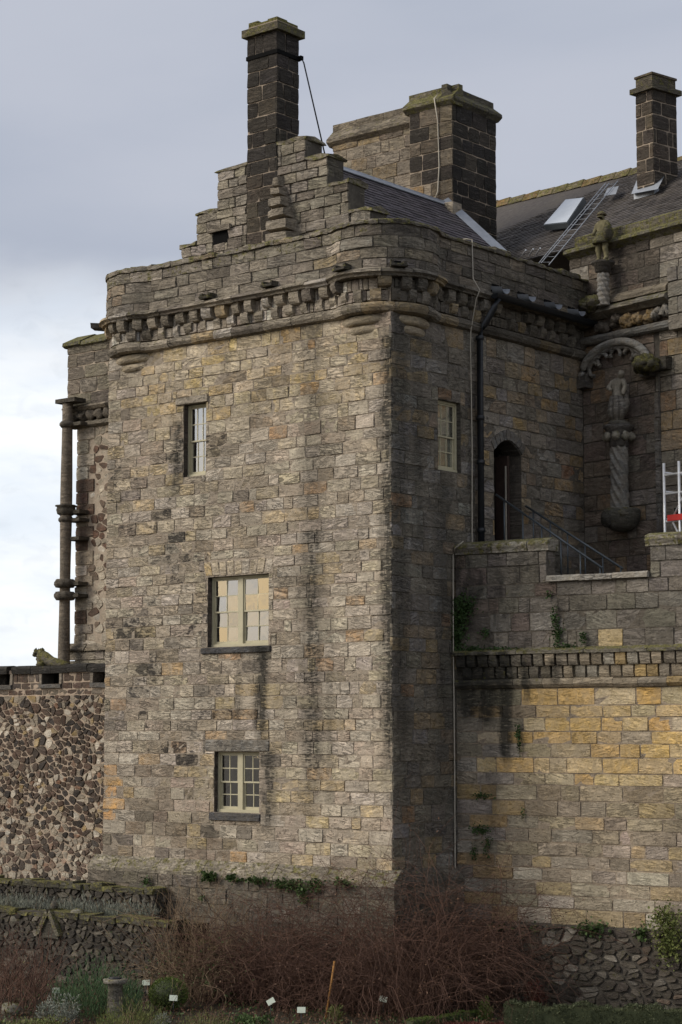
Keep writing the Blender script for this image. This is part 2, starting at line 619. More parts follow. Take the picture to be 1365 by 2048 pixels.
def stone_geo(mp, r, proud=0., rough=.006, gap=.006, bev=.007, jit=.007, back=-.06, nu=3, nv=2, R=rng):
    u0, u1, v0, v1 = r
    u0 += gap; u1 -= gap; v0 += gap; v1 -= gap
    j = lambda: R.uniform(-jit, jit)
    c = [(u0 + j(), v0 + j()), (u1 + j(), v0 + j()), (u1 + j(), v1 + j()), (u0 + j(), v1 + j())]
    wd, h = max(u1 - u0, .02), max(v1 - v0, .02)
    bu, bv = min(.3, bev / wd), min(.3, bev / h)

    def P(s, t):
        a = (c[0][0] * (1 - s) + c[1][0] * s, c[0][1] * (1 - s) + c[1][1] * s)
        b = (c[3][0] * (1 - s) + c[2][0] * s, c[3][1] * (1 - s) + c[2][1] * s)
        return a[0] * (1 - t) + b[0] * t, a[1] * (1 - t) + b[1] * t
    V, Fc, sm = [], [], []
    tu, tv = R.uniform(-.005, .005), R.uniform(-.005, .005)
    idx = {}
    dep = {}
    for b in range(nv + 1):
        for a in range(nu + 1):
            s, t = a / nu, b / nv
            ss, tt = bu + (1 - 2 * bu) * s, bv + (1 - 2 * bv) * t
            d = proud + R.uniform(-rough, rough) + tu * (s - .5) * 2 + tv * (t - .5) * 2
            if s in (0, 1) and t in (0, 1):
                d -= R.uniform(.0, .012)
                ss += (.5 - s) * .02 * R.random()
                tt += (.5 - t) * .06 * R.random()
            idx[a, b] = len(V)
            dep[a, b] = (ss, tt, d)
            V.append(mp(*P(ss, tt), d))
    for b in range(nv):
        for a in range(nu):
            Fc.append((idx[a, b], idx[a + 1, b], idx[a + 1, b + 1], idx[a, b + 1]))
            sm.append(True)
    loop = [(a, 0) for a in range(nu)] + [(nu, b) for b in range(nv)] + [(a, nv) for a in range(nu, 0, -1)] + [(0, b) for b in range(nv, 0, -1)]
    k = len(V)
    m = len(loop)
    for q in loop:
        V.append(V[idx[q]])
    for (a, b) in loop:
        V.append(mp(*P(a / nu, b / nv), back))
    for i in range(m):
        i2 = (i + 1) % m
        Fc.append((k + m + i, k + m + i2, k + i2, k + i))
        sm.append(False)
    return V, Fc, sm


def lay(parent, name, mp, rects, mat, tintf, limit=300, R=rng, stuffname=None, **kw):
    """lays the stones of one wall: the largest become parts, the rest one stuff part"""
    order = sorted(rects, key=lambda q: -(q[1] - q[0]) * (q[3] - q[2]))
    rest = MB()
    for i, r in enumerate(order):
        col, crust, moss, grime = tintf((r[0] + r[1]) / 2, (r[2] + r[3]) / 2)
        k2 = dict(kw)
        k2.setdefault('proud', 0.)
        k2['proud'] += max(-.008, R.gauss(0, .006)) + (R.random() < .08) * R.uniform(-.006, .012)
        V, Fc, sm = stone_geo(mp, r, R=R, **k2)
        j = R.uniform(.88, 1.12)
        t = (col[0] * j, col[1] * j * R.uniform(.97, 1.03), col[2] * j * R.uniform(.94, 1.06), crust)
        x = (R.random(), moss, grime)
        if i < limit:
            MB().add(V, Fc, t, x, sm).build(name, mat, parent)
        else:
            rest.add(V, Fc, t, x, sm)
    if rest.v:
        rest.build(stuffname or 'small_' + name, mat, parent, kind='stuff')


def core(parent, name, mp, u0, u1, v0, v1, ops, mat, d=-.013, extra=None, tint=(.37, .305, .235, 0.), misc=(.5, 0, 0)):
    b = MB()
    for (a0, a1, b0, b1) in holes([(u0, u1, v0, v1)], ops):
        b.add([mp(a0, b0, d), mp(a1, b0, d), mp(a1, b1, d), mp(a0, b1, d)], [(0, 1, 2, 3)], tint=tint, misc=misc)
    if extra:
        extra(b)
    return b.build(name, mat, parent)


def reveal(parent, mp, o, depth, tint, mat):
    """stone jambs, lintel soffit and sill of an opening"""
    u0, u1, v0, v1 = o
    b = MB()
    q = [(u0, v0), (u1, v0), (u1, v1), (u0, v1)]
    for i in range(4):
        (a, c), (e, g) = q[i], q[(i + 1) % 4]
        b.add([mp(a, c, -.012), mp(e, g, -.012), mp(e, g, -depth), mp(a, c, -depth)], [(0, 1, 2, 3)], tint=tint, misc=(rng.random(), 0, .55))  # dark tint puts the shade of the opening into the jamb colour
    return b.build('window_reveal', mat, parent)


def room(parent, mp, o, d0, d1, mat, grow=.3):
    u0, u1, v0, v1 = o
    u0 -= grow; u1 += grow; v0 -= grow; v1 += grow
    b = MB()
    P = [mp(u0, v0, d0), mp(u1, v0, d0), mp(u1, v1, d0), mp(u0, v1, d0), mp(u0, v0, d1), mp(u1, v0, d1), mp(u1, v1, d1), mp(u0, v1, d1)]
    b.add(P, [(4, 5, 6, 7), (0, 1, 5, 4), (1, 2, 6, 5), (2, 3, 7, 6), (3, 0, 4, 7)])
    return b.build('dark_interior', mat, parent)


def window(parent, mp, o, depth, lights, rws=4, blind=0, tilt=.0018):
    """sash window in opening o; lights = list of (share of width, columns)"""
    u0, u1, v0, v1 = o
    fw = .055
    fr = MB()
    d0, d1 = -depth - .10, -depth
    fr.pbox(mp, u0, u1, v0, v0 + .07, d0, d1 + .015)
    fr.pbox(mp, u0, u1, v1 - fw, v1, d0, d1)
    fr.pbox(mp, u0, u0 + fw, v0 + .07, v1 - fw, d0, d1)
    fr.pbox(mp, u1 - fw, u1, v0 + .07, v1 - fw, d0, d1)
    inner = u1 - u0 - 2 * fw
    mull = .15
    tot = inner - mull * (len(lights) - 1)
    spans = []
    a = u0 + fw
    for i, (sh, cols) in enumerate(lights):
        spans.append((a, a + tot * sh, cols))
        a += tot * sh
        if i < len(lights) - 1:
            fr.pbox(mp, a, a + mull, v0 + .07, v1 - fw, d0, d1 - .002)
            a += mull
    f = fr.build('window', M['paint'], parent)
    vm = (v0 + v1) / 2
    for (a, b, cols) in spans:
        for (q0, q1, dd) in ((vm - .02, v1 - fw, -.03), (v0 + .07, vm + .02, -.06)):
            sb = MB()
            g = d1 + dd
            rr = .038
            sb.pbox(mp, a, a + rr, q0, q1, g - .03, g)
            sb.pbox(mp, b - rr, b, q0, q1, g - .03, g)
            lo = .065 if q0 < vm - .1 else .036
            sb.pbox(mp, a + rr, b - rr, q0, q0 + lo, g - .03, g)
            sb.pbox(mp, a + rr, b - rr, q1 - .036, q1, g - .03, g)
            p0, p1, p2, p3 = a + rr, b - rr, q0 + lo, q1 - .036
            bw = .011
            nr = rws // 2
            for c in range(1, cols):
                uu = p0 + (p1 - p0) * c / cols
                sb.pbox(mp, uu - bw, uu + bw, p2, p3, g - .024, g - .004)
            for c in range(1, nr):
                vv = p2 + (p3 - p2) * c / nr
                sb.pbox(mp, p0, p1, vv - bw, vv + bw, g - .026, g - .006)
            sb.build('sash', M['paint'], f)
            for c in range(cols):
                for r_ in range(nr):
                    ua, ub = p0 + (p1 - p0) * c / cols, p0 + (p1 - p0) * (c + 1) / cols
                    va, vb = p2 + (p3 - p2) * r_ / nr, p2 + (p3 - p2) * (r_ + 1) / nr
                    tl = [rng.uniform(-tilt, tilt) * .4, rng.uniform(-tilt, tilt) * .4, rng.uniform(-tilt, tilt)]
                    pb = MB()
                    pb.add([mp(ua, va, g - .016 + tl[0]), mp(ub, va, g - .016 + tl[1]), mp(ub, vb, g - .016 + tl[1] + tl[2]), mp(ua, vb, g - .016 + tl[0] + tl[2])], [(0, 1, 2, 3)])
                    pb.build('pane', M['glass'], f)
    if blind:
        bl = MB()
        bl.pbox(mp, u0 + fw, u1 - fw, v0 + .07 + (v1 - v0) * (1 - blind), v1 - fw, d0 - .03, d0 - .015)
        bl.build('blind', M['blind'], f)
    return f


def moulding(parent, name, mp, u0, u1, prof, mat, seg=.9, step=.16, tintf=None, R=rng, rough=.012):
    """a run of moulded stones; prof = (d, z) points, counter-clockwise seen along +u from the left"""
    u = u0
    while u < u1 - .02:
        l = R.uniform(.7, 1.3) * seg
        if u + l > u1 - seg * .4:
            l = u1 - u
        k = max(1, int(math.ceil((l - .01) / step)))
        dj, zj = R.uniform(-rough, rough), R.uniform(-rough, rough) * .6
        V, Fc = [], []
        m = len(prof)
        for i in range(k + 1):
            uu = u + .005 + (l - .01) * i / k
            for (dd, zz) in prof:
                V.append(mp(uu, zz + zj + R.uniform(-.003, .003), dd + dj + R.uniform(-.004, .004)))
        for i in range(k):
            for j in range(m):
                j2 = (j + 1) % m
                Fc.append((i * m + j, i * m + j2, (i + 1) * m + j2, (i + 1) * m + j))
        Fc.append(tuple(range(m))[::-1])
        Fc.append(tuple(k * m + j for j in range(m)))
        col, crust, moss, grime = tintf(u + l / 2, prof[0][1]) if tintf else ((.3, .26, .2), .2, 0, 0)
        jj = R.uniform(.8, 1.15)
        MB().add(V, Fc, (col[0] * jj, col[1] * jj, col[2] * jj, crust), (R.random(), moss, grime)).build(name, mat, parent)
        u += l


def clip_poly(poly, px, py, nx, ny):
    out = []
    L_ = len(poly)
    for i in range(L_):
        a, b = poly[i], poly[(i + 1) % L_]
        da = (a[0] - px) * nx + (a[1] - py) * ny
        db = (b[0] - px) * nx + (b[1] - py) * ny
        if da <= 0:
            out.append(a)
        if (da < 0 < db) or (db < 0 < da):
            t = da / (da - db)
            out.append((a[0] + (b[0] - a[0]) * t, a[1] + (b[1] - a[1]) * t))
    return out


def voronoi(u0, u1, v0, v1, cell, anis, R=rng, skip=.22):
    pts = []
    s = cell
    nu, nv = int((u1 - u0) / (s * anis)) + 1, int((v1 - v0) / s) + 1
    for j in range(nv):
        for i in range(nu):
            if R.random() < skip:
                continue
            pts.append(((u0 + (i + .5 * (j % 2) + R.uniform(.05, .95)) * (u1 - u0) / nu) / anis, v0 + (j + R.uniform(.08, .92)) * (v1 - v0) / nv))
    P = np.array(pts)
    res = []
    for i, (x, y) in enumerate(pts):
        dd = np.hypot(P[:, 0] - x, P[:, 1] - y)
        poly = [(u0 / anis, v0), (u1 / anis, v0), (u1 / anis, v1), (u0 / anis, v1)]
        for k in np.argsort(dd)[1:26]:
            ox, oy = P[k]
            poly = clip_poly(poly, (x + ox) / 2, (y + oy) / 2, ox - x, oy - y)
            if len(poly) < 3:
                break
        if len(poly) >= 3:
            res.append([(a * anis, b) for a, b in poly])
    return res


def rub_geo(mp, poly, gap, proud, R=rng, back=-.05):
    cx = sum(p[0] for p in poly) / len(poly)
    cy = sum(p[1] for p in poly) / len(poly)
    q = []
    L_ = len(poly)
    for i in range(L_):                                    # chaikin
        a, b = poly[i], poly[(i + 1) % L_]
        if math.hypot(a[0] - b[0], a[1] - b[1]) < .02:
            continue
        for t in (.17, .83):
            q.append((a[0] + (b[0] - a[0]) * t, a[1] + (b[1] - a[1]) * t))
    L_ = len(q)
    if L_ < 3:
        return None
    V, Fc, sm = [], [], []
    rad = [max(.01, math.hypot(x - cx, y - cy)) for x, y in q]
    o = [(cx + (x - cx) * max(.3, 1 - gap / r), cy + (y - cy) * max(.3, 1 - gap / r)) for (x, y), r in zip(q, rad)]
    f = [(cx + (x - cx) * .91 + R.uniform(-.008, .008), cy + (y - cy) * .91 + R.uniform(-.008, .008)) for x, y in o]
    for x, y in o:
        V.append(mp(x, y, back))
    tu, tv = R.uniform(-.12, .12), R.uniform(-.12, .12)
    for k_ in range(2):
        for x, y in f:
            V.append(mp(x, y, proud + tu * (x - cx) + tv * (y - cy) + (R.uniform(-.006, .006) if k_ == 0 else 0)))
    V[2 * L_:3 * L_] = V[L_:2 * L_]
    V.append(mp(cx + R.uniform(-.02, .02), cy + R.uniform(-.02, .02), proud + R.uniform(-.006, .012)))
    for i in range(L_):
        i2 = (i + 1) % L_
        Fc.append((i, i2, L_ + i2, L_ + i))
        sm.append(False)
        Fc.append((2 * L_ + i, 2 * L_ + i2, 3 * L_))
        sm.append(True)
    return V, Fc, sm


def lay_rubble(parent, name, mp, polys, mat, tintf, limit=300, gap=.016, proud=.02, R=rng, offset=0):
    def area(p):
        return abs(sum(p[i][0] * p[(i + 1) % len(p)][1] - p[(i + 1) % len(p)][0] * p[i][1] for i in range(len(p)))) / 2
    polys = sorted(polys, key=lambda p: -area(p))
    rest = MB()
    for i, p in enumerate(polys):
        g = rub_geo(mp, p, R.uniform(.6, 2.2) * gap, proud + R.uniform(-.02, .02), R)
        if not g:
            continue
        cx = sum(a[0] for a in p) / len(p)
        cy = sum(a[1] for a in p) / len(p)
        col, crust, moss, grime = tintf(cx, cy)
        j = R.uniform(.75, 1.25)
        t = (col[0] * j, col[1] * j, col[2] * j, crust)
        if i < limit:
            MB().add(*g[:2], t, (R.random(), moss, grime), g[2]).build(name, mat, parent)
        else:
            rest.add(*g[:2], t, (R.random(), moss, grime), g[2])
    if rest.v:
        rest.build('small_' + name, mat, parent, kind='stuff')


def block(mb, mp, u0, u1, v0, v1, d0, d1, tint, misc=None, R=rng, j=.012):
    """a hewn block with slightly uneven corners, in wall coordinates"""
    g = lambda: R.uniform(-j, j)
    V = [mp(u0 + g(), v0 + g(), d1 + g()), mp(u1 + g(), v0 + g(), d1 + g()), mp(u1 + g(), v0 + g(), d0), mp(u0 + g(), v0 + g(), d0),
         mp(u0 + g(), v1 + g(), d1 + g()), mp(u1 + g(), v1 + g(), d1 + g()), mp(u1 + g(), v1 + g(), d0), mp(u0 + g(), v1 + g(), d0)]
    mb.hexa(V, tint=tint, misc=misc or (R.random(), 0, 0))
    return mb


def pick(pal, R=rng):
    t = R.random() * sum(p[0] for p in pal)
    for p in pal:
        t -= p[0]
        if t <= 0:
            return p[1]
    return pal[-1][1]


GREY, BUFF, YEL, BRN, DRK = (.48, .42, .335), (.50, .415, .29), (.54, .40, .20), (.31, .24, .165), (.19, .16, .13)
ORG, PNK, PAL = (.56, .33, .14), (.48, .375, .295), (.58, .51, .41)
#PART2
GZ = .45
# ================================================================== ground
g = MB()
g.add([(-3000, -3000, GZ), (3000, -3000, GZ), (3000, 3000, GZ), (-3000, 3000, GZ)], [(0, 1, 2, 3)])
g.build('ground', M['earth'], kind='structure', origin=(0, 0, GZ))

# ================================================================== TOWER
FL = Plane((0, 0, 0), 0)                       # front face, u = x
FR = Plane((0, 0, 0), math.pi / 2)             # return face, u = y
TWL, TWD = -9.07, 8.0
TOP = 15.70
TW = thing('castle_tower', 'tall square sandstone tower with corbelled parapet, crow-stepped gable and sash windows', 'tower', (-4.5, 4, GZ))

W1 = (-6.42, -5.68, 12.47, 14.24)
W2 = (-5.58, -3.64, 8.33, 10.0)
W3 = (-5.33, -3.91, 4.47, 5.88)
W4 = (1.74, 2.62, 12.3, 13.94)
DOOR = (3.95, 5.08, 10.55, 13.28)
frontops = [W1, W2, W3]
dress = [(-6.66, -5.60, 14.24, 14.43), (-5.70, -3.50, 10.0, 10.40), (-5.76, -3.55, 8.17, 8.33), (-5.62, -3.60, 5.88, 6.16), (-5.46, -3.86, 4.28, 4.47)]
trows = rows(3.32, TOP, .23, .32)
rrows = rows(3.32, TOP, .28, .39)


def t_front(u, v):
    R = rng
    if u < -8.55 and 4.1 < v < 5.5:
        return ORG, .0, 0, 0
    pal = [(5, GREY), (3.0, BUFF), (1.2, YEL), (2.4, BRN), (.9, DRK), (.3, ORG), (.5, PAL), (.8, PNK)]
    cr = R.choice((.1, .25, .4, .5))
    if v > 13.6 and -7.8 < u < -.6:
        pal = [(2.5, GREY), (3, BUFF), (4, YEL), (1, BRN), (.2, DRK), (.3, ORG), (.8, PAL)]
        cr = R.choice((.05, .2, .35))
    if v < 5.4:
        pal = [(2, GREY), (2, BUFF), (1.5, YEL), (3.2, BRN), (.9, DRK), (.7, ORG), (1.6, PNK), (.6, PAL)]
        if u > -3.4:
            pal = [(2.6, GREY), (3, BUFF), (1.2, YEL), (1.0, BRN), (.6, ORG), (1.6, PNK), (1.2, PAL)]
        cr = R.choice((.0, .1, .25))
    elif u < -5.0 and v < 13.5:
        cr = R.choice((.25, .45, .6, .7))
    elif u > -3.4:
        pal = [(5, GREY), (3.2, BUFF), (1.1, YEL), (1.3, BRN), (.4, ORG), (1.0, PAL), (1., PNK)]
        cr = R.choice((.05, .2, .35, .45))
    def s_(x):
        x = min(1., max(0., x))
        return x * x * (3 - 2 * x)
    def mx_(a, c, k):
        return tuple(a[i] + (c[i] - a[i]) * k for i in range(3))
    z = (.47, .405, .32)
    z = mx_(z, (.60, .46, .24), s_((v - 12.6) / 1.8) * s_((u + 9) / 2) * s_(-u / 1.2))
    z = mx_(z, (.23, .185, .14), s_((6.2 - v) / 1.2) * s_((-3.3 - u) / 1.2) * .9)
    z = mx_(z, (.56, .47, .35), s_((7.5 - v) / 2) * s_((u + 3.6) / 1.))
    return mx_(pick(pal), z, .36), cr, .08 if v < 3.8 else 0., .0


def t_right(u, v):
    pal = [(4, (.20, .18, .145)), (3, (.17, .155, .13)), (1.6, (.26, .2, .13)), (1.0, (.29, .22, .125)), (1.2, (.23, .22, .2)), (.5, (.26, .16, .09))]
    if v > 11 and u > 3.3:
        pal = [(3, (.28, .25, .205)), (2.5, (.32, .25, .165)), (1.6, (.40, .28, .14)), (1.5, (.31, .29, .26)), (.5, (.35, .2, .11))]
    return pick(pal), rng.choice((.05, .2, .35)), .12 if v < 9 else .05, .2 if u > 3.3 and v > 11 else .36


# core of the tower with its openings
ff = core(TW, 'wall_core', FL, TWL + .018, -.018, GZ, TOP + .9, frontops, M['front'])
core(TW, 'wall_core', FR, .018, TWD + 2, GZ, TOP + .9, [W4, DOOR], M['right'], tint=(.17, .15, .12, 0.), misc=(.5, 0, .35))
b = MB()
b.add([(TWL + .02, 9, GZ), (TWL + .02, .02, GZ), (TWL + .02, .02, 16.6), (TWL + .02, 9, 16.6)], [(0, 1, 2, 3)], tint=(.25, .2, .16, .2))
b.build('side_wall', M['front'], TW)
sr = [q for q in ashlar(TWL, 0, trows, .44, .80, frontops + dress)]
srr = [q for q in ashlar(0, 7.84, rrows, .42, .85, [W4, DOOR])]
# the largest 300 of both faces become parts, the others one stuff part per face
allst = sorted([(-(q[1] - q[0]) * (q[3] - q[2]) * (1.0 if k == 0 else .62), k, q) for k, l in ((0, sr), (1, [s for s in srr if s[3] > 9.0 or s[0] < 2.4])) for q in l])
big = allst[:300]
keep0 = {q for a, k, q in big if k == 0}
keep1 = {q for a, k, q in big if k == 1}
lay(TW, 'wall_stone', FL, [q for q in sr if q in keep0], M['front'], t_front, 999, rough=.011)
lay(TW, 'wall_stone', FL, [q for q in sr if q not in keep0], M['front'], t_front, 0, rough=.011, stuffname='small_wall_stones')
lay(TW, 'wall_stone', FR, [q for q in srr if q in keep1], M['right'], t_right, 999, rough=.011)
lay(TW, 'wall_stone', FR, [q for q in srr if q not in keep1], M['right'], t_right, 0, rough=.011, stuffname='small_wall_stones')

# windows and their dressings
for o in frontops:
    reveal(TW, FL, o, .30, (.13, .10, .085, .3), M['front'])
    room(TW, FL, o, -.31, -2.2, M['room'])
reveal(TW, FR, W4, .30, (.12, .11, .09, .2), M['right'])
room(TW, FR, W4, -.31, -2.0, M['room'])
window(TW, FL, W1, .16, [(1, 3)])
window(TW, FL, W2, .16, [(.47, 2), (.53, 2)], tilt=.016)
window(TW, FL, W3, .14, [(.5, 2), (.5, 2)])
window(TW, FR, W4, .13, [(1, 3)], blind=.97)
for (r, nm, t, d1) in ((dress[0], 'lintel', (.38, .33, .26, .15), .05), (dress[2], 'sill', (.10, .10, .105, .2), .05), (dress[3], 'lintel', (.24, .225, .2, .25), .012), (dress[4], 'sill', (.105, .105, .11, .2), .04)):
    b = MB()
    V, Fc, sm = stone_geo(FL, (r[0] - .01, r[1] + .01, r[2] - .004, r[3] + .004), d1, .006, .004, .015, .006, back=-.05, nu=5)
    b.add(V, Fc, t, (rng.random(), 0, 0), sm)
    b.build(nm, M['front'], TW)
u0, u1, v0, v1 = dress[1]
kk = 9
for i in range(kk):                                       # flat arch of voussoirs
    a, c = i / kk, (i + 1) / kk
    sp = .10
    def vm_(s, t, d, a=a, c=c):
        q = a + (c - a) * s
        return FL(u0 + .06 + (u1 - u0 - .12) * q + (q - .5) * 2 * sp * t, v0 + (v1 - v0) * t * (1 if i % 2 else .94), d)
    V, Fc, sm = stone_geo(vm_, (0, 1, 0, 1), rng.uniform(-.004, .01), .006, .035, .05, .015)
    col = pick([(3, BUFF), (3, GREY), (1, PNK), (1, YEL)])
    MB().add(V, Fc, (*col, .15), (rng.random(), 0, 0), sm).build('voussoir', M['front'], TW)
# doorway in the return face
b = MB()
u0, u1, v0, v1 = DOOR
q = [(u0, v0), (u1, v0), (u1, v1), (u0, v1)]
for i in range(4):
    (a, c), (e, f_) = q[i], q[(i + 1) % 4]
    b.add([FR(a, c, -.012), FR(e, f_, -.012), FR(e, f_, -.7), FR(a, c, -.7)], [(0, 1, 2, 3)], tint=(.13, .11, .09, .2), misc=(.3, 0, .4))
b.build('door_reveal', M['right'], TW)
room(TW, FR, DOOR, -.7, -2.6, M['room'])
def archz(u):
    t = (u - u0) / (u1 - u0) * 2 - 1
    return v1 - .30 * t * t - .01
b = MB()
for i in range(12):
    a, c = u0 + (u1 - u0) * i / 12, u0 + (u1 - u0) * (i + 1) / 12
    b.hexa([FR(a, archz(a), -.02), FR(c, archz(c), -.02), FR(c, archz(c), -.5), FR(a, archz(a), -.5), FR(a, v1 + .05, -.02), FR(c, v1 + .05, -.02), FR(c, v1 + .05, -.5), FR(a, v1 + .05, -.5)], tint=(.09, .08, .07, .2))
b.build('door_arch_infill', M['right'], TW)
for i in range(9):                                        # arch stones
    a, c = i / 9, (i + 1) / 9
    def va(s, t, d, a=a, c=c):
        q = (a + (c - a) * s) * 2 - 1
        uu = (u0 + u1) / 2 + q * (u1 - u0) / 2 * (1.02 + .3 * t)
        zz = v1 - .30 * q * q - .015 + t * .30 - abs(q) * t * .07
        return FR(uu, zz, d)
    V, Fc, sm = stone_geo(va, (0, 1, 0, 1), .03, .006, .03, .05, .01)
    MB().add(V, Fc, (.17, .165, .155, .1), (rng.random(), 0, .3), sm).build('arch_stone', M['right'], TW)
b = MB()
b.pbox(FR, 4.72, 4.80, 10.7, 12.95, -.52, -.16)
b.pbox(FR, 4.82, 5.04, 10.7, 12.95, -.50, -.44)
dr = b.build('door', M['wood'], TW)
b = MB()
b.pbox(FR, 4.695, 4.718, 10.75, 12.7, -.22, -.19)
b.build('door_edge_strip', M['cable'], dr)
b = MB()
b.pbox(FR, 3.9, 5.1, 10.55, 10.78, -.7, .12, tint=(.13, .12, .11, .1))
b.build('door_step', M['right'], TW)

# plinth
PF = lambda u, v, d: FL(u, v, d + .25)
PR = lambda u, v, d: FR(u, v, d + .25)
def t_pl(u, v):
    return pick([(3, (.29, .255, .195)), (2, (.24, .21, .16)), (1, (.30, .24, .17))]), .3, .32, .3
def t_pl2(u, v):
    return pick([(3, (.19, .165, .13)), (2, (.15, .13, .105)), (1, (.22, .175, .13))]), .3, .22, .45
prof = [(-.05, 3.36), (.02, 3.35), (.25, 3.08), (.25, 3.0), (-.05, 3.0)]
moulding(TW, 'plinth_stone', FL, TWL - .25, .24, prof, M['front'], .75, .4, t_pl)
moulding(TW, 'plinth_stone', FR, .0, 2.3, prof, M['right'], .75, .4, t_pl2)
core(TW, 'plinth_core', PF, TWL - .25, .23, GZ - .3, 3.01, [], M['front'], tint=(.13, .115, .09, 0.), misc=(.5, .1, .3))
core(TW, 'plinth_core', PR, -.23, 2.3, GZ - .3, 3.01, [], M['front'], tint=(.13, .115, .09, 0.), misc=(.5, .1, .3))
prow = rows(GZ, 3.0, .24, .36)
lay(TW, 'plinth_block', PF, ashlar(TWL - .25, .25, prow, .4, .9), M['front'], t_pl2, 300, rough=.018)
lay(TW, 'plinth_block', PR, ashlar(-.25, 2.3, prow, .4, .9), M['right'], t_pl2, 300, rough=.018)

# ---------------------------------------------------------------- corbelled parapet
cR, rR, dR = .85, 1.27, .20
pts = [(TWL - dR, y) for y in np.linspace(7.5, cR + .71, 40)]
for a in np.linspace(math.radians(146.3), math.radians(303.7), 60):
    pts.append((TWL + cR + rR * math.cos(a), cR + rR * math.sin(a)))
pts += [(x, -dR) for x in np.linspace(TWL + cR + .71, -cR - .71, 90)]
s_r0 = len(pts)
for a in np.linspace(math.radians(236.3), math.radians(393.7), 60):
    pts.append((-cR + rR * math.cos(a), cR + rR * math.sin(a)))
pts += [(dR, y) for y in np.linspace(cR + .71, 8.0, 60)]
PP = Path(pts)
uF = PP.s[100] - (PP.p[100, 0])                  # on the front straight u = x + uF
uRt = PP.s[-1] - 8.0                              # on the return straight u = y + uRt
uA = 4.5                                          # where the visible run starts


def pz(u):                                       # how far round to the return face a point of the path lies
    nx = np.interp(u, PP.s, PP.n[:, 0])
    return nx


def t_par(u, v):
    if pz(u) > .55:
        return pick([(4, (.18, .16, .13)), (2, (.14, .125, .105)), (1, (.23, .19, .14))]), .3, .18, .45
    mo = .12 + (.25 if v > 17.4 else 0)
    return pick([(4, (.27, .24, .195)), (3, (.30, .26, .2)), (1.5, (.21, .18, .145)), (1, (.32, .25, .165)), (.3, GREY)]), rng.choice((.2, .4, .5)), mo, .2


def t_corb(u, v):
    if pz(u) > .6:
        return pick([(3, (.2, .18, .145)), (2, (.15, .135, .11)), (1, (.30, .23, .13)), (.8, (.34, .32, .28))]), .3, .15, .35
    return pick([(3, (.36, .31, .24)), (2, (.29, .25, .19)), (1.2, (.44, .33, .19)), (.8, (.52, .47, .41)), (1, (.2, .17, .14))]), rng.choice((.2, .4, .55)), .22, .15


b = MB()
k = 220
for i in range(k):
    a, c = PP.L * i / k, PP.L * (i + 1) / k
    b.add([PP(a, 16.5, -.02), PP(c, 16.5, -.02), PP(c, 17.74, -.02), PP(a, 17.74, -.02), PP(a, 17.74, -.42), PP(c, 17.74, -.42), PP(a, 16.5, -.42), PP(c, 16.5, -.42)],
          [(0, 1, 2, 3), (3, 2, 5, 4), (4, 5, 7, 6)])
    b.add([PP(a, 15.72, -.215), PP(c, 15.72, -.215), PP(c, 16.6, -.215), PP(a, 16.6, -.215)], [(0, 1, 2, 3)])
b.build('parapet_core', M['mortar_dark'], TW)
b = MB()
b.add([(TWL + .2, -.0, 16.62), (0., .0, 16.62), (0, 9, 16.62), (TWL + .2, 9, 16.62)], [(0, 1, 2, 3)])
b.build('wall_walk', M['lead'], TW)
prw = [(16.66, 16.9), (16.9, 17.15), (17.15, 17.42), (17.42, 17.68)]
lay(TW, 'parapet_stone', PP, ashlar(uA, PP.L, prw, .5, 1.0), M['stone'], t_par, 300, nu=5, rough=.014, jit=.012)
u = uA
while u < PP.L:
    l = min(rng.uniform(.5, 1.0), PP.L - u)
    if l < .1:
        break
    zt = 17.80 + rng.uniform(-.05, .05)
    V, Fc = [], []
    st = max(2, int(l / .14))
    dj = rng.uniform(-.01, .03)
    for i in range(st + 1):
        uu = u + .006 + (l - .012) * i / st
        for (dd, zz) in ((-.46, zt), (-.2, zt + .03), (.0 + dj, zt), (.035 + dj, zt - .04), (.03 + dj, 17.69), (-.46, 17.69)):
            V.append(PP(uu, zz + rng.uniform(-.018, .018), dd + rng.uniform(-.014, .014)))
    for i in range(st):
        for j in range(6):
            Fc.append((i * 6 + j, i * 6 + (j + 1) % 6, (i + 1) * 6 + (j + 1) % 6, (i + 1) * 6 + j))
    Fc += [tuple(range(6))[::-1], tuple(st * 6 + j for j in range(6))]
    c, cr, mo, gr = t_par(u + l / 2, 17.2)
    MB().add(V, Fc, (*c, cr), (rng.random(), .42, gr)).build('coping_stone', M['stone'], TW)
    u += l
# cornice, corbels in two staggered rows, lower roll
moulding(TW, 'cornice_stone', PP, uA, PP.L, [(-.2, 16.69), (.0, 16.69), (.17, 16.62), (.19, 16.56), (.12, 16.52), (.10, 16.48), (-.2, 16.48)], M['stone'], .8, .12, t_corb, rough=.02)
moulding(TW, 'string_stone', PP, uA, PP.L - .1, [(-.3, 15.93), (-.10, 15.93), (-.05, 15.88), (-.04, 15.80), (-.09, 15.72), (-.2, 15.69), (-.3, 15.69)], M['stone'], .8, .12, t_corb, rough=.014)
sp = .46


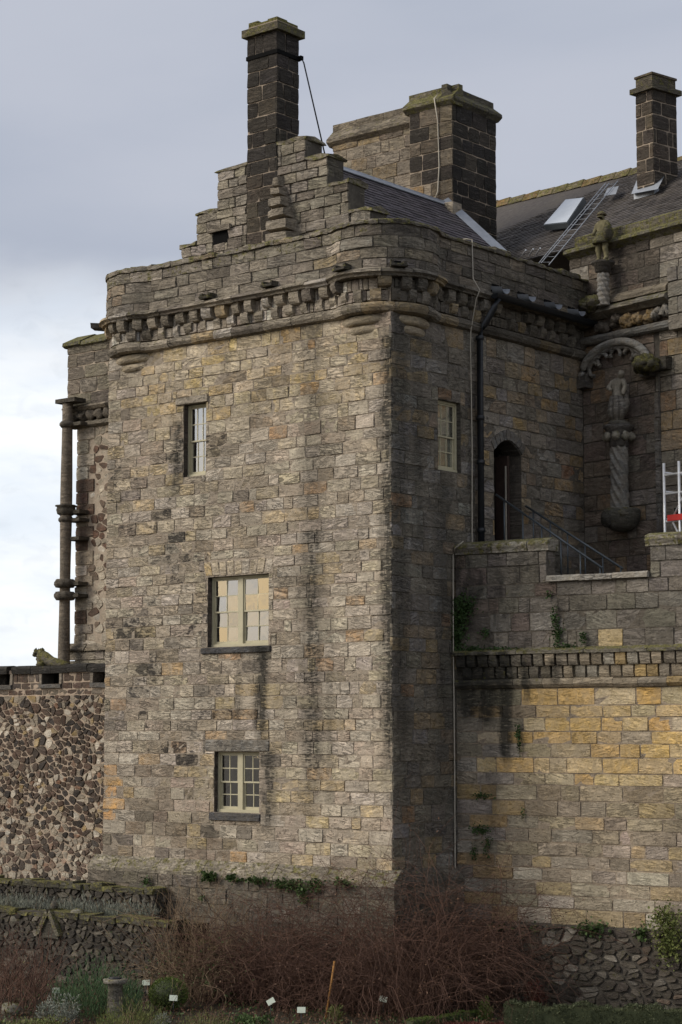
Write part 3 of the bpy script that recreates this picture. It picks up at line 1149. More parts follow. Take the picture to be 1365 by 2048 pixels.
def corbel(u, wd, z0, z1, df):
    if rng.random() < .07:
        return
    z0 += rng.uniform(-.02, .05)
    df += rng.uniform(-.035, .025)
    pr = [(-.3, z1), (df - .01, z1), (df + .006, z0 + .17), (df - .022, z0 + .08), (df - .06, z0 + .025), (df - .13, z0), (-.3, z0)]
    V, Fc = [], []
    j = rng.uniform(-.012, .012)
    for s in (-.5, 0, .5):
        for (dd, zz) in pr:
            V.append(PP(u + s * wd, zz + rng.uniform(-.01, .01), dd + j + rng.uniform(-.012, .012)))
    for i in range(2):
        for q in range(7):
            Fc.append((i * 7 + q, i * 7 + (q + 1) % 7, (i + 1) * 7 + (q + 1) % 7, (i + 1) * 7 + q))
    Fc += [tuple(range(7))[::-1], tuple(14 + q for q in range(7))]
    c, cr, mo, gr = t_corb(u, z0)
    jj = rng.uniform(.75, 1.2)
    MB().add(V, Fc, (c[0] * jj, c[1] * jj, c[2] * jj, cr), (rng.random(), mo, gr)).build('corbel', M['stone'], TW)


u = uA + .1
while u < PP.L - .15:
    corbel(u + rng.uniform(-.04, .04), rng.uniform(.20, .31), 16.2, 16.49, .06)
    corbel(u + sp / 2 + rng.uniform(-.04, .04), rng.uniform(.17, .28), 15.93, 16.21, -.03)
    u += sp
lay(TW, 'infill_stone', lambda u, v, d: PP(u, v, d - .11), ashlar(uA, PP.L, [(15.95, 16.2), (16.2, 16.48)], .14, .3), M['stone'],
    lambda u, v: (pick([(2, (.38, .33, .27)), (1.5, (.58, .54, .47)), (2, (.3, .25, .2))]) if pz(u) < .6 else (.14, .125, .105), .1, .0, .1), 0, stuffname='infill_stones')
for cx in (-cR, TWL + cR):                                # round corbel rings below the corner turrets
    for (r, z0, z1) in ((1.03, 15.47, 15.69), (.945, 15.26, 15.47)):
        MB().lathe((cx, cR), [(r - .3, z0), (r - .10, z0 + .005), (r - .045, z0 + .03), (r - .01, z0 + .075), (r, z0 + .12), (r - .015, z1 - .045), (r - .05, z1 - .01), (r - .09, z1), (r - .3, z1)], 48,
                   tint=(.46, .38, .26, .2), misc=(rng.random(), .05, .05)).build('corbel_ring', M['stone'], TW)
# water spouts below the parapet
for x in (-5.35, -3.35, -1.1, -.1):
    u = x + uF if x < -1.6 else PP.s[s_r0] + (x + 1.6) * 1.25
    b = MB()
    block(b, PP, u - .16, u + .16, 16.66, 16.72, -.1, .26, (.08, .075, .06, .4), (.4, .4, .4))
    block(b, PP, u - .16, u - .10, 16.72, 16.80, -.1, .22, (.08, .075, .06, .4), (.4, .4, .4))
    block(b, PP, u + .10, u + .16, 16.72, 16.80, -.1, .22, (.08, .075, .06, .4), (.4, .4, .4))
    s_ = b.build('water_spout', M['stone'], TW)
    MB().pbox(PP, u - .09, u + .09, 16.73, 16.83, -.05, .012).build('spout_hole', M['black'], s_)  # shade inside the spout, drawn as a black box
b = MB()                                                  # broken spout at the far left corner
uu = uA + 2.9
block(b, PP, uu - .2, uu + .1, 16.52, 16.66, .05, .42, (.06, .055, .05, .4), (.3, .3, .5), j=.03)
b.build('water_spout', M['stone'], TW)

# ---------------------------------------------------------------- crow-stepped gable
FG = Plane((0, 1.0, 0), 0)
gx = [(-7.5, -6.98, 18.58), (-6.98, -6.27, 19.32), (-6.27, -4.33, 20.30), (-4.33, -3.38, 20.64), (-3.38, -2.70, 20.08), (-2.70, -2.05, 19.33), (-2.05, -1.38, 18.55)]
gr_ = [16.7, 17.1, 17.4, 17.68, 17.95, 18.22, 18.48, 18.76, 19.02, 19.25, 19.52, 19.78, 20.0, 20.25, 20.55]
grow = list(zip(gr_[:-1], gr_[1:]))


def glim(a, c):
    ok = [s for s in gx if s[2] >= c - .1]
    return (ok[0][0], ok[-1][1]) if ok else (0, 0)


def t_gab(u, v):
    if u > -4.3:
        return pick([(3, (.26, .23, .185)), (2, (.3, .26, .2)), (1, (.2, .17, .135))]), .3, .12, .15
    return pick([(3, (.33, .29, .235)), (3, (.36, .315, .245)), (1, (.25, .215, .17))]), rng.choice((.2, .35, .5)), .12, .15


b = MB()
for (a, c, zt) in gx:
    b.box((a + .02, 1.02, 16.6), (c - .0 if c > -1.5 else c + .001, 1.6, zt - .05), tint=(.2, .17, .13, .2))
gcore = b.build('gable', M['mortar_dark'], TW)
HOLE = (-6.42, -5.92, 18.42, 18.72)
lay(gcore, 'gable_stone', FG, ashlar(0, 0, grow, .4, .75, [HOLE, (-5.28, -4.33, 18.0, 21)], limits=glim), M['stone'], t_gab, 300, proud=.02, rough=.02, jit=.014)
for (a, c, zt) in gx:                                     # stones of the stepped ends seen from the right
    if a > -4.4 or a == -4.33:
        nxt = max([s[2] for s in gx if s[0] > a + .01] + [17.3])
        MBs = Plane((c, 0, 0), math.pi / 2)
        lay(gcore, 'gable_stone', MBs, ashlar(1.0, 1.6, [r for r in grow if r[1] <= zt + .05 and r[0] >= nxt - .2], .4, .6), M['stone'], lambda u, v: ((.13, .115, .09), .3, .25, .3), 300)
for (a, c, zt) in gx:                                     # capping stones of the steps
    for s0, s1 in ([(a, c)] if c - a < 1.2 else [(a, -5.28)]):
        m = 3
        b = MB()
        V, Fc = [], []
        l, r = s0 - (.05 if s0 < -5 else -.01), s1 + (.05 if s1 > -4.5 else .0)
        for i in range(m + 1):
            xx = l + (r - l) * i / m
            for (yy, zz) in ((1.68, zt - .08), (1.68, zt + .0), (1.3, zt + .05), (.97, zt + .0), (.95, zt - .08)):
                V.append((xx + rng.uniform(-.03, .03), yy + rng.uniform(-.03, .03), zz + rng.uniform(-.045, .03) + (.03 if s0 < -5 else -.02) * i / m))
        for i in range(m):
            for j in range(5):
                Fc.append((i * 5 + j, (i + 1) * 5 + j, (i + 1) * 5 + (j + 1) % 5, i * 5 + (j + 1) % 5))
        Fc += [tuple(range(5)), tuple(m * 5 + j for j in range(5))[::-1]]
        b.add(V, Fc, (.25, .22, .165, .3), (rng.random(), .45, .15))
        b.build('step_cap', M['stone'], gcore)
b = MB()
b.pbox(FG, HOLE[0], HOLE[1], HOLE[2], HOLE[3], -.1, -.005)  # black box stands in for the shade of a real recess
b.build('vent_hole', M['black'], gcore)
b = MB()
block(b, FG, HOLE[0] - .12, HOLE[1] + .12, HOLE[3], HOLE[3] + .13, -.05, .09, (.26, .22, .17, .3))
b.build('vent_lintel', M['stone'], gcore)
# weathered stepped offset to the right of the chimney breast
for i, (a, c, z0, z1, dd) in enumerate(((-4.33, -3.62, 18.3, 18.62, .42), (-4.33, -3.72, 18.62, 18.9, .38), (-4.33, -3.85, 18.9, 19.2, .34), (-4.33, -3.95, 19.2, 19.45, .28), (-4.33, -3.55, 17.9, 18.3, .45), (-4.33, -3.5, 17.4, 17.9, .45), (-4.31, -4.05, 19.45, 19.75, .2))):
    b = MB()
    V, Fc, sm = stone_geo(FG, (a, c, z0, z1), dd, .03, .006, .05, .02, back=-.02)
    b.add(V, Fc, (.29, .25, .195, .3), (rng.random(), .15, .05), sm)
    b.build('buttress_stone', M['stone'], gcore)

# ---------------------------------------------------------------- chimney on the gable
CF = Plane((0, .95, 0), 0)
CL, CRt = CF.px(494, 250)[0], CF.px(554, 250)[0]
CS = Plane((CRt, 0, 0), math.pi / 2)
cD = CS.px(599, 180)[0]
zcap0, zcap1, ztop = CF.px(553, 60)[1], CF.px(553, 45)[1], CF.px(549, 32)[1]
b = MB()
b.box((CL + .02, .97, 18.0), (CRt - .02, cD - .02, ztop - .1))
ch = b.build('chimney', M['mortar_soot'], TW)


def t_soot(u, v):
    return pick([(4, (.050, .043, .036)), (2, (.040, .035, .031)), (1.5, (.085, .068, .05))]), .25, .0, .0


crow = rows(18.15, zcap0, .33, .40)
lay(ch, 'chimney_stone', CF, ashlar(CL, CRt, crow, .35, .75), M['stone'], t_soot, 300, gap=.007)
lay(ch, 'chimney_stone', CS, ashlar(.95, cD, crow, .35, .62), M['stone'], t_soot, 300, gap=.007)
b = MB()
b.box((CL - .10, .85, zcap0), (CRt + .10, cD + .1, zcap1), tint=(.12, .105, .07, .3), misc=(.3, .5, .2))
b.build('chimney_cap', M['stone'], ch)
for i in range(3):
    for j in range(2):
        b = MB()
        x0, x1 = CL + .02 + (CRt - CL - .04) * i / 3, CL + .02 + (CRt - CL - .04) * (i + 1) / 3
        y0, y1 = .97 + (cD - 1) * j / 2, .97 + (cD - 1) * (j + 1) / 2
        b.box((x0 + .004, y0 + .004, zcap1), (x1 - .004, y1 - .004, ztop + rng.uniform(-.05, .02)), tint=(.13, .115, .07, .2), misc=(rng.random(), .75, .1))
        b.build('chimney_top_stone', M['stone'], ch)
zs = CF.px(553, 101)[1]
b = MB()
b.box((CL - .02, .93, zs - .06), (CRt + .02, cD + .02, zs + .04))
b.box((CRt + .02, cD - .08, zs - .05), (CRt + .12, cD + .02, zs + .05))
b.build('iron_strap', M['black'], ch)
p1 = Vector((CRt + .1, cD - .02, zs - .02))
xs, zz = Plane((0, 2.2, 0), 0).px(650, 304)
MB().tube([p1, Vector((CRt + .13, cD + .02, zs - .12)), (xs, 2.2, zz - .05)], .018, 6).build('stay_rod', M['iron'], ch)

# ---------------------------------------------------------------- tower roof
RX = -4.4
RZ = Plane((RX, 0, 0), math.pi / 2).px(897, 410)[1]
BY = Plane((RX, 0, 0), math.pi / 2).px(897, 410)[0]
SL = math.tan(math.radians(43))
EX = -.55
EZ = RZ - (EX - RX) * SL
b = MB()
b.add([(RX, 1.55, RZ - .03), (EX, 1.55, EZ - .03), (EX, BY, EZ - .03), (RX, BY, RZ - .03), (2 * RX - EX, 1.55, EZ - .03), (2 * RX - EX, BY, EZ - .03)], [(0, 1, 2, 3), (0, 3, 5, 4)])
rf = b.build('roof', M['slate'], TW)


def slates(parent, P0, Uv, Vv, Lu, Lv, ex, wd, mat, name='slates', skip=None):
    """courses of overlapping slates; P0 eave corner, Uv along the eave, Vv up the slope"""
    P0, Uv, Vv = Vector(P0), Vector(Uv).normalized(), Vector(Vv).normalized()
    Nn = Uv.cross(Vv).normalized()
    if Nn.z < 0:
        Nn = -Nn
    b = MB()
    k = int(Lv / ex)
    for r in range(k):
        u = -rng.uniform(0, wd)
        while u < Lu:
            w_ = wd * rng.uniform(.75, 1.25)
            a, c = max(u, 0) + .003, min(u + w_, Lu) - .003
            u += w_
            if c - a < .04:
                continue
            v0 = r * ex + rng.uniform(-.012, .008)
            v1 = min((r + 1) * ex + .03, Lv)
            if skip and skip((a + c) / 2, v0):
                continue
            h = .022 + rng.uniform(-.005, .008)
            q = [P0 + Uv * a + Vv * v0 + Nn * h, P0 + Uv * c + Vv * v0 + Nn * (h + rng.uniform(-.004, .004)), P0 + Uv * c + Vv * v1 + Nn * .004, P0 + Uv * a + Vv * v1 + Nn * .004,
                 P0 + Uv * a + Vv * v0 - Nn * .005, P0 + Uv * c + Vv * v0 - Nn * .005]
            b.add(q, [(0, 1, 2, 3), (4, 5, 1, 0)], misc=(rng.random(), 0, 0))
    return b.build(name, mat, parent, kind='stuff')


sv = Vector((RX - EX, 0, RZ - EZ))
slates(rf, (EX, 1.6, EZ), (0, 1, 0), sv, BY - 1.6, sv.length, .17, .30, M['slate'])
b = MB()
b.tube([(RX, 1.5, RZ + .02), (RX, BY, RZ + .02)], .06, 8)
b.hexa([(RX + .02, 1.5, RZ + .03), (RX + .18, 1.5, RZ - .12), (RX + .18, BY, RZ - .12), (RX + .02, BY, RZ + .03), (RX + .03, 1.5, RZ + .05), (RX + .20, 1.5, RZ - .10), (RX + .20, BY, RZ - .10), (RX + .03, BY, RZ + .05)])
b.build('lead_ridge', M['lead'], rf)
b = MB()
dn = Vector((EX - RX, 0, EZ - RZ)).normalized()
for (o0, o1, h) in ((.0, 2.6, .06),):
    a, c = Vector((RX, BY, RZ)) + dn * o0, Vector((RX, BY, RZ)) + dn * o1
    b.hexa([a + Vector((0, -.28, .04)), c + Vector((0, -.28, .04)), c + Vector((0, .02, .04)), a + Vector((0, .02, .04)), a + Vector((0, -.26, .07)), c + Vector((0, -.26, .07)), c + Vector((0, .02, .22)), a + Vector((0, .02, .22))])
b.build('lead_flashing', M['lead'], rf)
b = MB()
pz_, pq = Plane((0, BY - .25, 0), 0).px(903, 415)
b.box((pz_ - .16, BY - .4, pq - .5), (pz_ + .16, BY + .0, pq + .12), tint=(.38, .32, .24, .1))
b.build('flue_block', M['stone'], rf)

# ---------------------------------------------------------------- broad rear chimney stack
BF = Plane((0, BY, 0), 0)
bxr = BF.px(906, 300)[0]
bxm = BF.px(819, 300)[0]
bxl = BF.px(657, 320)[0]
BS = Plane((bxr, 0, 0), math.pi / 2)
byb = BS.px(993, 300)[0]
zA = BF.px(904, 203)[1]          # underside of the right cap
zB = BF.px(817, 246)[1]          # underside of the left cap
b = MB()
b.box((bxm, BY + .02, 17.5), (bxr - .02, byb, zA))
b.box((bxl + .02, BY + .22, 17.5), (bxm, byb - .2, zB))
rs = b.build('rear_chimney', M['mortar_soot'], TW)
brow = rows(18.5, zA, .34, .46)
def t_rear(u, v):
    return pick([(3, (.33, .28, .205)), (2, (.28, .235, .175)), (1, (.34, .255, .15)), (.5, (.24, .185, .14))]), .25, .06, .08
def t_rear2(u, v):
    if v < zA - 2.2 and u < bxr - .5:
        return pick([(2, (.38, .24, .11)), (1, (.30, .24, .17))]), .05, 0, 0
    return pick([(3, (.052, .044, .037)), (2, (.13, .10, .07)), (1.5, (.17, .135, .095))]), .2, .05, .05
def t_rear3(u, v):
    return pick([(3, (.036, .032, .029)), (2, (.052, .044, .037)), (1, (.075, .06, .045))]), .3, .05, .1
lay(rs, 'chimney_stone', BF, ashlar(bxm, bxr, brow, .4, .7), M['stone'], t_rear2, 300, gap=.009)
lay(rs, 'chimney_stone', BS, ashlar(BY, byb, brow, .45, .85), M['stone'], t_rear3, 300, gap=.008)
lay(rs, 'chimney_stone', lambda u, v, d: BF(u, v, d - .2), ashlar(bxl, bxm, rows(18.5, zB, .34, .42), .5, .95), M['stone'], t_rear, 300)
def capprof(z, up, hi):
    return [(-.35, z + hi), (-.16, z + hi), (-.16, z + up), (.13, z + .12), (.14, z + .03), (.05, z - .04), (.0, z - .08), (-.35, z - .08)]
tcp = lambda u, v: ((.16, .145, .10), .3, .5, .15)
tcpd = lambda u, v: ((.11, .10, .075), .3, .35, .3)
moulding(rs, 'cap_stone', BF, bxm - .13, bxr + .10, capprof(zA, .36, .52), M['stone'], 1.0, .5, tcp)
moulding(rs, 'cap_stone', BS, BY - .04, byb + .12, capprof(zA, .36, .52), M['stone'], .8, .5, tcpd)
moulding(rs, 'cap_stone', lambda u, v, d: BF(u, v, d - .2), bxl - .14, bxm, capprof(zB, .42, .62), M['stone'], 1.0, .5, lambda u, v: ((.24, .20, .145), .4, .25, .15))
b = MB()
b.box((bxm + .05, BY + .3, zA - .1), (bxr - .25, byb - .1, zA + .5))
b.box((bxl + .1, BY + .5, zB - .1), (bxm, byb - .3, zB + .6))
b.build('cap_core', M['mortar_soot'], rs)
b = MB()
pp = [BF(*BF.px(x, y, .12), .12 + e_) for x, y, e_ in ((880, 170, -.2), (871, 198, .05), (872, 240, -.09), (875, 330, -.09), (873, 382, -.07), (868, 398, -.05))]
b.tube(pp, .018, 6)
b.build('conductor_cable', M['cable'], rs)
b = MB()                                                   # rough footing under the dark side
for i, r in enumerate(ashlar(BY - .1, byb + .3, rows(17.3, 19.2, .3, .4), .5, .9)):
    V, Fc, sm = stone_geo(BS, r, .14 + rng.uniform(-.03, .03), .02)
    MB().add(V, Fc, (.09, .08, .065, .3), (rng.random(), .3, .3), sm).build('footing_stone', M['stone'], rs)

# ================================================================== gutter, downpipe, cables
t = thing('downpipe', 'black cast-iron gutter and downpipe on the shaded side of the tower', 'downpipe', (.14, 3.2, 9.0))
b = MB()
V, Fc = [], []
for y in np.linspace(3.35, 7.72, 12):
    for a in range(9):
        q = math.pi + math.pi * a / 8
        V.append((.46 + .105 * math.cos(q), y, 16.60 + .12 * math.sin(q)))
for i in range(11):
    for j in range(8):
        Fc.append((i * 9 + j, i * 9 + j + 1, (i + 1) * 9 + j + 1, (i + 1) * 9 + j))
Fc += [tuple(range(9)), tuple(99 + j for j in range(9))]
b.add(V, Fc)
b.box((.56, 3.35, 16.585), (.575, 7.72, 16.615))
b.build('gutter', M['iron'], t)
b = MB()
b.tube([(.46, 3.5, 16.5), (.42, 3.42, 16.3), (.24, 3.24, 15.85), (.14, 3.2, 15.6), (.14, 3.2, 9.02)], .078, 12)
b.build('pipe', M['iron'], t)
for z in (15.5, 13.6, 12.55, 10.95):
    MB().lathe((.14, 3.2), [(.078, z), (.1, z + .01), (.1, z + .1), (.078, z + .11)], 14).build('pipe_collar', M['iron'], t)
for i, y in enumerate((3.75, 4.85, 6.0, 7.05)):
    s_ = thing('lead_spout', ['first', 'second', 'third', 'fourth'][i] + ' lead rainwater spout above the gutter counted from the downpipe', 'spout', (.25, y, 16.68), 'lead spouts above the gutter')
    b = MB()
    V = []
    for j in range(7):
        q = math.pi * j / 6
        for dx in (.2, .52):
            V.append((dx, y + .17 * math.cos(q), 16.86 - .18 * math.sin(q) * (1 if dx < .3 else .8) - (.06 if dx > .3 else 0)))
    b.add(V, [(2 * j, 2 * j + 1, 2 * j + 3, 2 * j + 2) for j in range(6)], smooth=True)
    b.build('lead_lining', M['lead'], s_)
    MB().box((.19, y - .15, 16.74), (.215, y + .15, 16.93)).build('spout_mouth', M['black'], s_)  # black slab painted as the shade in the spout opening
b = MB()
b.tube([(-.1, 2.72, 17.86), (.1, 2.75, 17.86), (.24, 2.78, 17.83), (.245, 2.8, 16.9), (.42, 2.82, 16.6), (.3, 2.84, 16.4), (.1, 2.9, 15.7), (.05, 2.95, 15.4), (.06, 2.97, 13.0), (.05, 2.96, 11.0), (.06, 2.97, 9.02)], .013, 6)
b.build('conductor_cable', M['cable'], label='cream lightning conductor cable running down beside the black downpipe', cat='cable')
b = MB()
ft = Plane((0, 2.31, 0), A6)
b.tube([(.35, 2.2, 10.66), (.12, 2.2, 10.52), (.05, 2.21, 10.35), (.045, 2.21, 9.0), (.05, 2.2, 7.9), (.05, 2.21, 7.0), (.05, 2.22, 5.0), (.06, 2.2, 2.6), (.3, 2.0, 1.2), (.3, 1.9, GZ)], .014, 6)
b.build('conductor_cable', M['cable'], label='cream cable in the angle between tower and terrace wall', cat='cable')
#PART3
# ================================================================== TERRACE WALL
FT = Plane((0, 2.31, 0), A6)
TE = thing('terrace_wall', 'terrace retaining wall of golden sandstone below a mossy grey parapet, right of the tower', 'wall', (4, 2.7, GZ))
UE = 8.5
LO0, LO1 = 2.39, 4.90
def t_ter(u, v):
    c, a, m_, g_ = t_ter0(u, v)
    if v < 7.4 and u > 1.5:
        k = min(1., max(0., (v - 4.2) / 1.6))
        z = (.40 + .17 * k, .325 + .095 * k, .235 - .03 * k)
        c = tuple(c[i] * .7 + z[i] * .3 for i in range(3))
    return c, a, m_, g_
def t_ter0(u, v):
    if v > 8.1:
        gl = .50 if u < 2.2 else .36
        if 3.6 < u < 4.1 and v < 8.6:
            return YEL, .2, .05, .1
        return pick([(4, (.20, .18, .148)), (2, (.16, .14, .118)), (1.2, (.26, .235, .195)), (.8, (.18, .14, .115))]), rng.choice((.15, .3, .4)), .22 if v > 9.3 else .12, gl
    if u < 1.2 + rng.uniform(-.5, 1.2):  # stones near the tower darker: its soft shadow put into their colour
        return pick([(3, (.30, .26, .19)), (2, (.34, .3, .24)), (2, (.38, .27, .135)), (1, (.24, .2, .155))]), .2, .1, .25
    if v > 5.0:
        return pick([(4, (.62, .40, .14)), (3, (.58, .43, .22)), (1.6, (.52, .43, .29)), (.8, (.42, .36, .29)), (1.4, (.60, .34, .10))]), rng.choice((.0, .1, .2)), 0, .05
    if v > 3.6:
        return pick([(3, (.42, .345, .235)), (2, (.46, .335, .165)), (2, (.36, .31, .24)), (1.3, (.28, .23, .165)), (.8, PNK)]), rng.choice((.1, .3, .4)), .0, .2
    return pick([(3, (.41, .35, .26)), (2, (.45, .33, .17)), (2, (.50, .45, .36)), (1.5, (.3, .25, .19))]), rng.choice((.1, .3)), .1, .3

core(TE, 'wall_core', FT, 0.05, UE, GZ, 7.4, [], M['terrace'], tint=(.34, .27, .195, 0.), misc=(.5, 0, .1))
core(TE, 'wall_core', FT, 0.05, UE, 7.4, 9.66, [], M['terrace'], tint=(.14, .12, .095, 0.), misc=(.5, .1, .3))
b = MB()
for (a, c, z) in ((.04, LO0, 10.4), (LO1, UE, 10.38)):
    b.hexa([FT(a, 9.6, -.02), FT(c, 9.6, -.02), FT(c, 9.6, -.42), FT(a, 9.6, -.42), FT(a, z, -.02), FT(c, z, -.02), FT(c, z, -.42), FT(a, z, -.42)])
b.hexa([FT(.04, 8.5, -.03), FT(UE, 8.5, -.03), FT(UE, 8.5, -.42), FT(.04, 8.5, -.42), FT(.04, 9.64, -.03), FT(UE, 9.64, -.03), FT(UE, 9.64, -.42), FT(.04, 9.64, -.42)])
b.build('parapet_core', M['mortar_dark'], TE)
ar = ashlar(.03, UE, rows(2.16, 7.30, .26, .35), .5, 1.05)
ar2 = ashlar(.03, UE, rows(8.16, 9.64, .34, .46), .45, .95)
ar3 = ashlar(.03, LO0, [(9.64, 10.05), (10.05, 10.36)], .4, .9) + ashlar(LO1, UE, [(9.64, 10.0), (10.0, 10.34)], .4, .9)
_a = ar + ar2 + ar3
lay(TE, 'wall_stone', FT, [q for q in _a if q[0] < 5.9], M['terrace'], t_ter, 300, rough=.010)
lay(TE, 'wall_stone', FT, [q for q in _a if q[0] >= 5.9], M['terrace'], t_ter, 0, rough=.010, stuffname='small_wall_stones')
b = MB()
sP = Plane(tuple(FT(LO0, 0, 0)), A6 + math.pi / 2)
lay(TE, 'parapet_end_stone', sP, ashlar(0, .42, [(9.68, 10.0), (10.0, 10.36)], .42, .5), M['terrace'], t_ter, 300)
def t_mo(u, v):
    if u < 2.4:
        return pick([(2, (.17, .15, .115)), (2, (.21, .18, .13)), (1, (.12, .1, .08))]), .35, .25, .45
    return pick([(2, (.33, .27, .19)), (2, (.27, .23, .175)), (1, (.41, .29, .13)), (1, (.36, .325, .26))]), .25, .08, .2
moulding(TE, 'string_stone', FT, .04, UE, [(-.05, 7.51), (.06, 7.51), (.115, 7.45), (.115, 7.38), (.05, 7.31), (-.05, 7.3)], M['terrace'], .75, .5, t_mo)
moulding(TE, 'ledge_stone', FT, .04, UE, [(-.05, 8.2), (.03, 8.2), (.2, 8.13), (.2, 8.06), (-.05, 8.05)], M['terrace'], .75, .5, lambda u, v: ((.20, .18, .14), .3, .4, .35))
u = .12
while u < UE - .3:
    for (q, z0, z1, dd) in ((0, 7.78, 8.05, .15), (.14, 7.51, 7.79, .07)):
        V = []
        wd = rng.uniform(.2, .25)
        a, c = u + q, u + q + wd
        c_, cr, mo, gr2 = t_mo(u, z0)
        jj = rng.uniform(.75, 1.25)
        b = MB()
        pr = [(-.05, z1), (dd, z1), (dd, z0 + .1), (dd - .03, z0 + .02), (dd - .08, z0), (-.05, z0)]
        for s in (a, c):
            for (x_, y_) in pr:
                V.append(FT(s + rng.uniform(-.008, .008), y_, x_ + rng.uniform(-.01, .01)))
        b.add(V, [(i, (i + 1) % 6, 6 + (i + 1) % 6, 6 + i) for i in range(6)] + [(5, 4, 3, 2, 1, 0), (6, 7, 8, 9, 10, 11)], (c_[0] * jj, c_[1] * jj, c_[2] * jj, cr), (rng.random(), mo, gr2))
        b.build('corbel', M['terrace'], TE)
    u += .285
lay(TE, 'infill_stone', lambda u, v, d: FT(u, v, d + .01), ashlar(.05, UE, [(7.51, 7.78), (7.78, 8.05)], .12, .25), M['terrace'], t_mo, 0, stuffname='infill_stones')
tco = lambda u, v: (pick([(2, (.23, .21, .17)), (1, (.28, .26, .215)), (1, (.19, .165, .13))]), .3, .42, .35)
moulding(TE, 'coping_stone', FT, .04, LO0 + .06, [(-.46, 10.62), (-.2, 10.66), (.05, 10.58), (.08, 10.5), (.04, 10.40), (.04, 10.36), (-.46, 10.36)], M['stone'], .8, .4, tco, rough=.02)
moulding(TE, 'coping_stone', FT, LO1 - .1, UE, [(-.46, 10.62), (-.2, 10.64), (.05, 10.57), (.08, 10.48), (.04, 10.38), (.04, 10.34), (-.46, 10.34)], M['stone'], .8, .4, tco, rough=.02)
moulding(TE, 'coping_stone', FT, LO0 + .02, LO1 - .02, [(-.46, 9.80), (.06, 9.79), (.10, 9.75), (.10, 9.66), (-.46, 9.64)], M['stone'], .75, .4, lambda u, v: ((.38, .355, .31), .15, .2, .1), rough=.02)
# rough rubble footing
core(TE, 'footing_core', lambda u, v, d: FT(u, v, d + .12), 0.05, UE, GZ - .3, 2.18, [], M['mortar_dark'])
def t_foot(u, v):
    return pick([(3, (.105, .088, .07)), (2, (.14, .12, .095)), (1., (.24, .215, .18)), (1, (.075, .06, .05)), (.6, (.16, .115, .085))]), .25, .25, .28
fo = [p for p in voronoi(.1, UE - 1.5, GZ, 2.15, .115, 1.75, skip=.45)]
lay_rubble(TE, 'footing_stone', lambda u, v, d: FT(u, v, d + .12), fo, M['rubble'], t_foot, 300, gap=.018, proud=.03)

# terrace floor and steps up to the doorway
b = MB()
b.add([FT(.02, 9.0, -.4), FT(UE, 9.0, -.4), FT(UE + 1, 9.0, -9), (.0, 11, 9.0)], [(0, 1, 2, 3)])
b.build('terrace_floor', M['mortar_dark'], kind='structure')
st = thing('door_steps', 'stone steps down from the tower doorway to the terrace', 'steps', (1.5, 4.5, 9.0))
for i in range(9):
    z1 = 10.55 - i * .17
    MB().box((.13 + i * .30 if i else .02, 3.85, 9.0), (.13 + (i + 1) * .30 - .003, 5.25, z1), tint=(.16, .145, .12, .2), misc=(rng.random(), .2, .3)).build('step', M['stone'], st)
def railing(name, label, y, pa, pb, n):
    P_ = Plane((0, y, 0), 0)
    (xa, za), (xb, zb) = P_.px(*pa), P_.px(*pb)
    t = thing(name, label, 'railing', (xa, y, 9.0), 'stair railings')
    xa = max(xa, .04)
    b = MB()
    b.tube([(xa, y, za), (xb, y, zb)], .028, 8)
    b.build('handrail', M['rail'], t)
    for i in range(n):
        x = xa + (xb - xa) * (.08 + .9 * i / (n - 1))
        z = za + (zb - za) * (x - xa) / (xb - xa)
        zb_ = max(9.0, 10.55 - int(max(0, (x - .13)) / .30) * .17) if x < 2.83 else 9.0
        MB().tube([(x, y, zb_), (x, y, z)], .02, 6).build('post', M['rail'], t)
railing('stair_railing', 'nearer grey metal handrail of the steps at the tower doorway', 3.95, (985, 990), (1205, 1136), 6)
railing('stair_railing', 'farther grey metal handrail of the steps, beside the palace wall', 5.15, (1052, 1012), (1246, 1137), 6)

# ================================================================== PALACE
FP = Plane((0, 7.85, 0), A12)
PA = thing('palace_building', 'carved palace facade with slate roof in the shaded corner behind the tower', 'building', (3, 8, GZ))
PE = 7.5
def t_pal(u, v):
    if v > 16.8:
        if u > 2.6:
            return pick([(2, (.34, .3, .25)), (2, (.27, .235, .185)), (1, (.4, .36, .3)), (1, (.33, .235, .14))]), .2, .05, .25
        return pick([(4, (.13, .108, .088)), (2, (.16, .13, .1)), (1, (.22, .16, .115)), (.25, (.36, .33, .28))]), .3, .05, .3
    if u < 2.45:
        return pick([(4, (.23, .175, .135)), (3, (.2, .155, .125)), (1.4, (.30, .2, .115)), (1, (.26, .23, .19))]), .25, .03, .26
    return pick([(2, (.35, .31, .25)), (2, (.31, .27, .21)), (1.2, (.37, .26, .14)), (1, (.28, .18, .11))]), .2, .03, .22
b = MB()
b.hexa([FP(-.42, 8.5, -.02), FP(PE, 8.5, -.02), FP(PE, 8.5, -.8), FP(-.42, 8.5, -.8), FP(-.42, 18.5, -.02), FP(PE, 18.5, -.02), FP(PE, 18.5, -.8), FP(-.42, 18.5, -.8)])
b.build('wall_core', M['mortar_dark'], PA)
pr_ = rows(9.0, 16.05, .36, .50)
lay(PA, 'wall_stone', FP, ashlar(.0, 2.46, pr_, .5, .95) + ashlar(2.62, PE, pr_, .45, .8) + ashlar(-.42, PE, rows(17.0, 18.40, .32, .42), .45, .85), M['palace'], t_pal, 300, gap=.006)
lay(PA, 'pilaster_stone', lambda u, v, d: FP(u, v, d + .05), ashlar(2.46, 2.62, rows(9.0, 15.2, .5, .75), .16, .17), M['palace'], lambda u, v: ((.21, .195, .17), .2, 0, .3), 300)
tpm = lambda u, v: (pick([(2, (.20, .185, .15)), (1, (.25, .22, .17)), (1, (.14, .12, .10))]), .3, .3, .3)
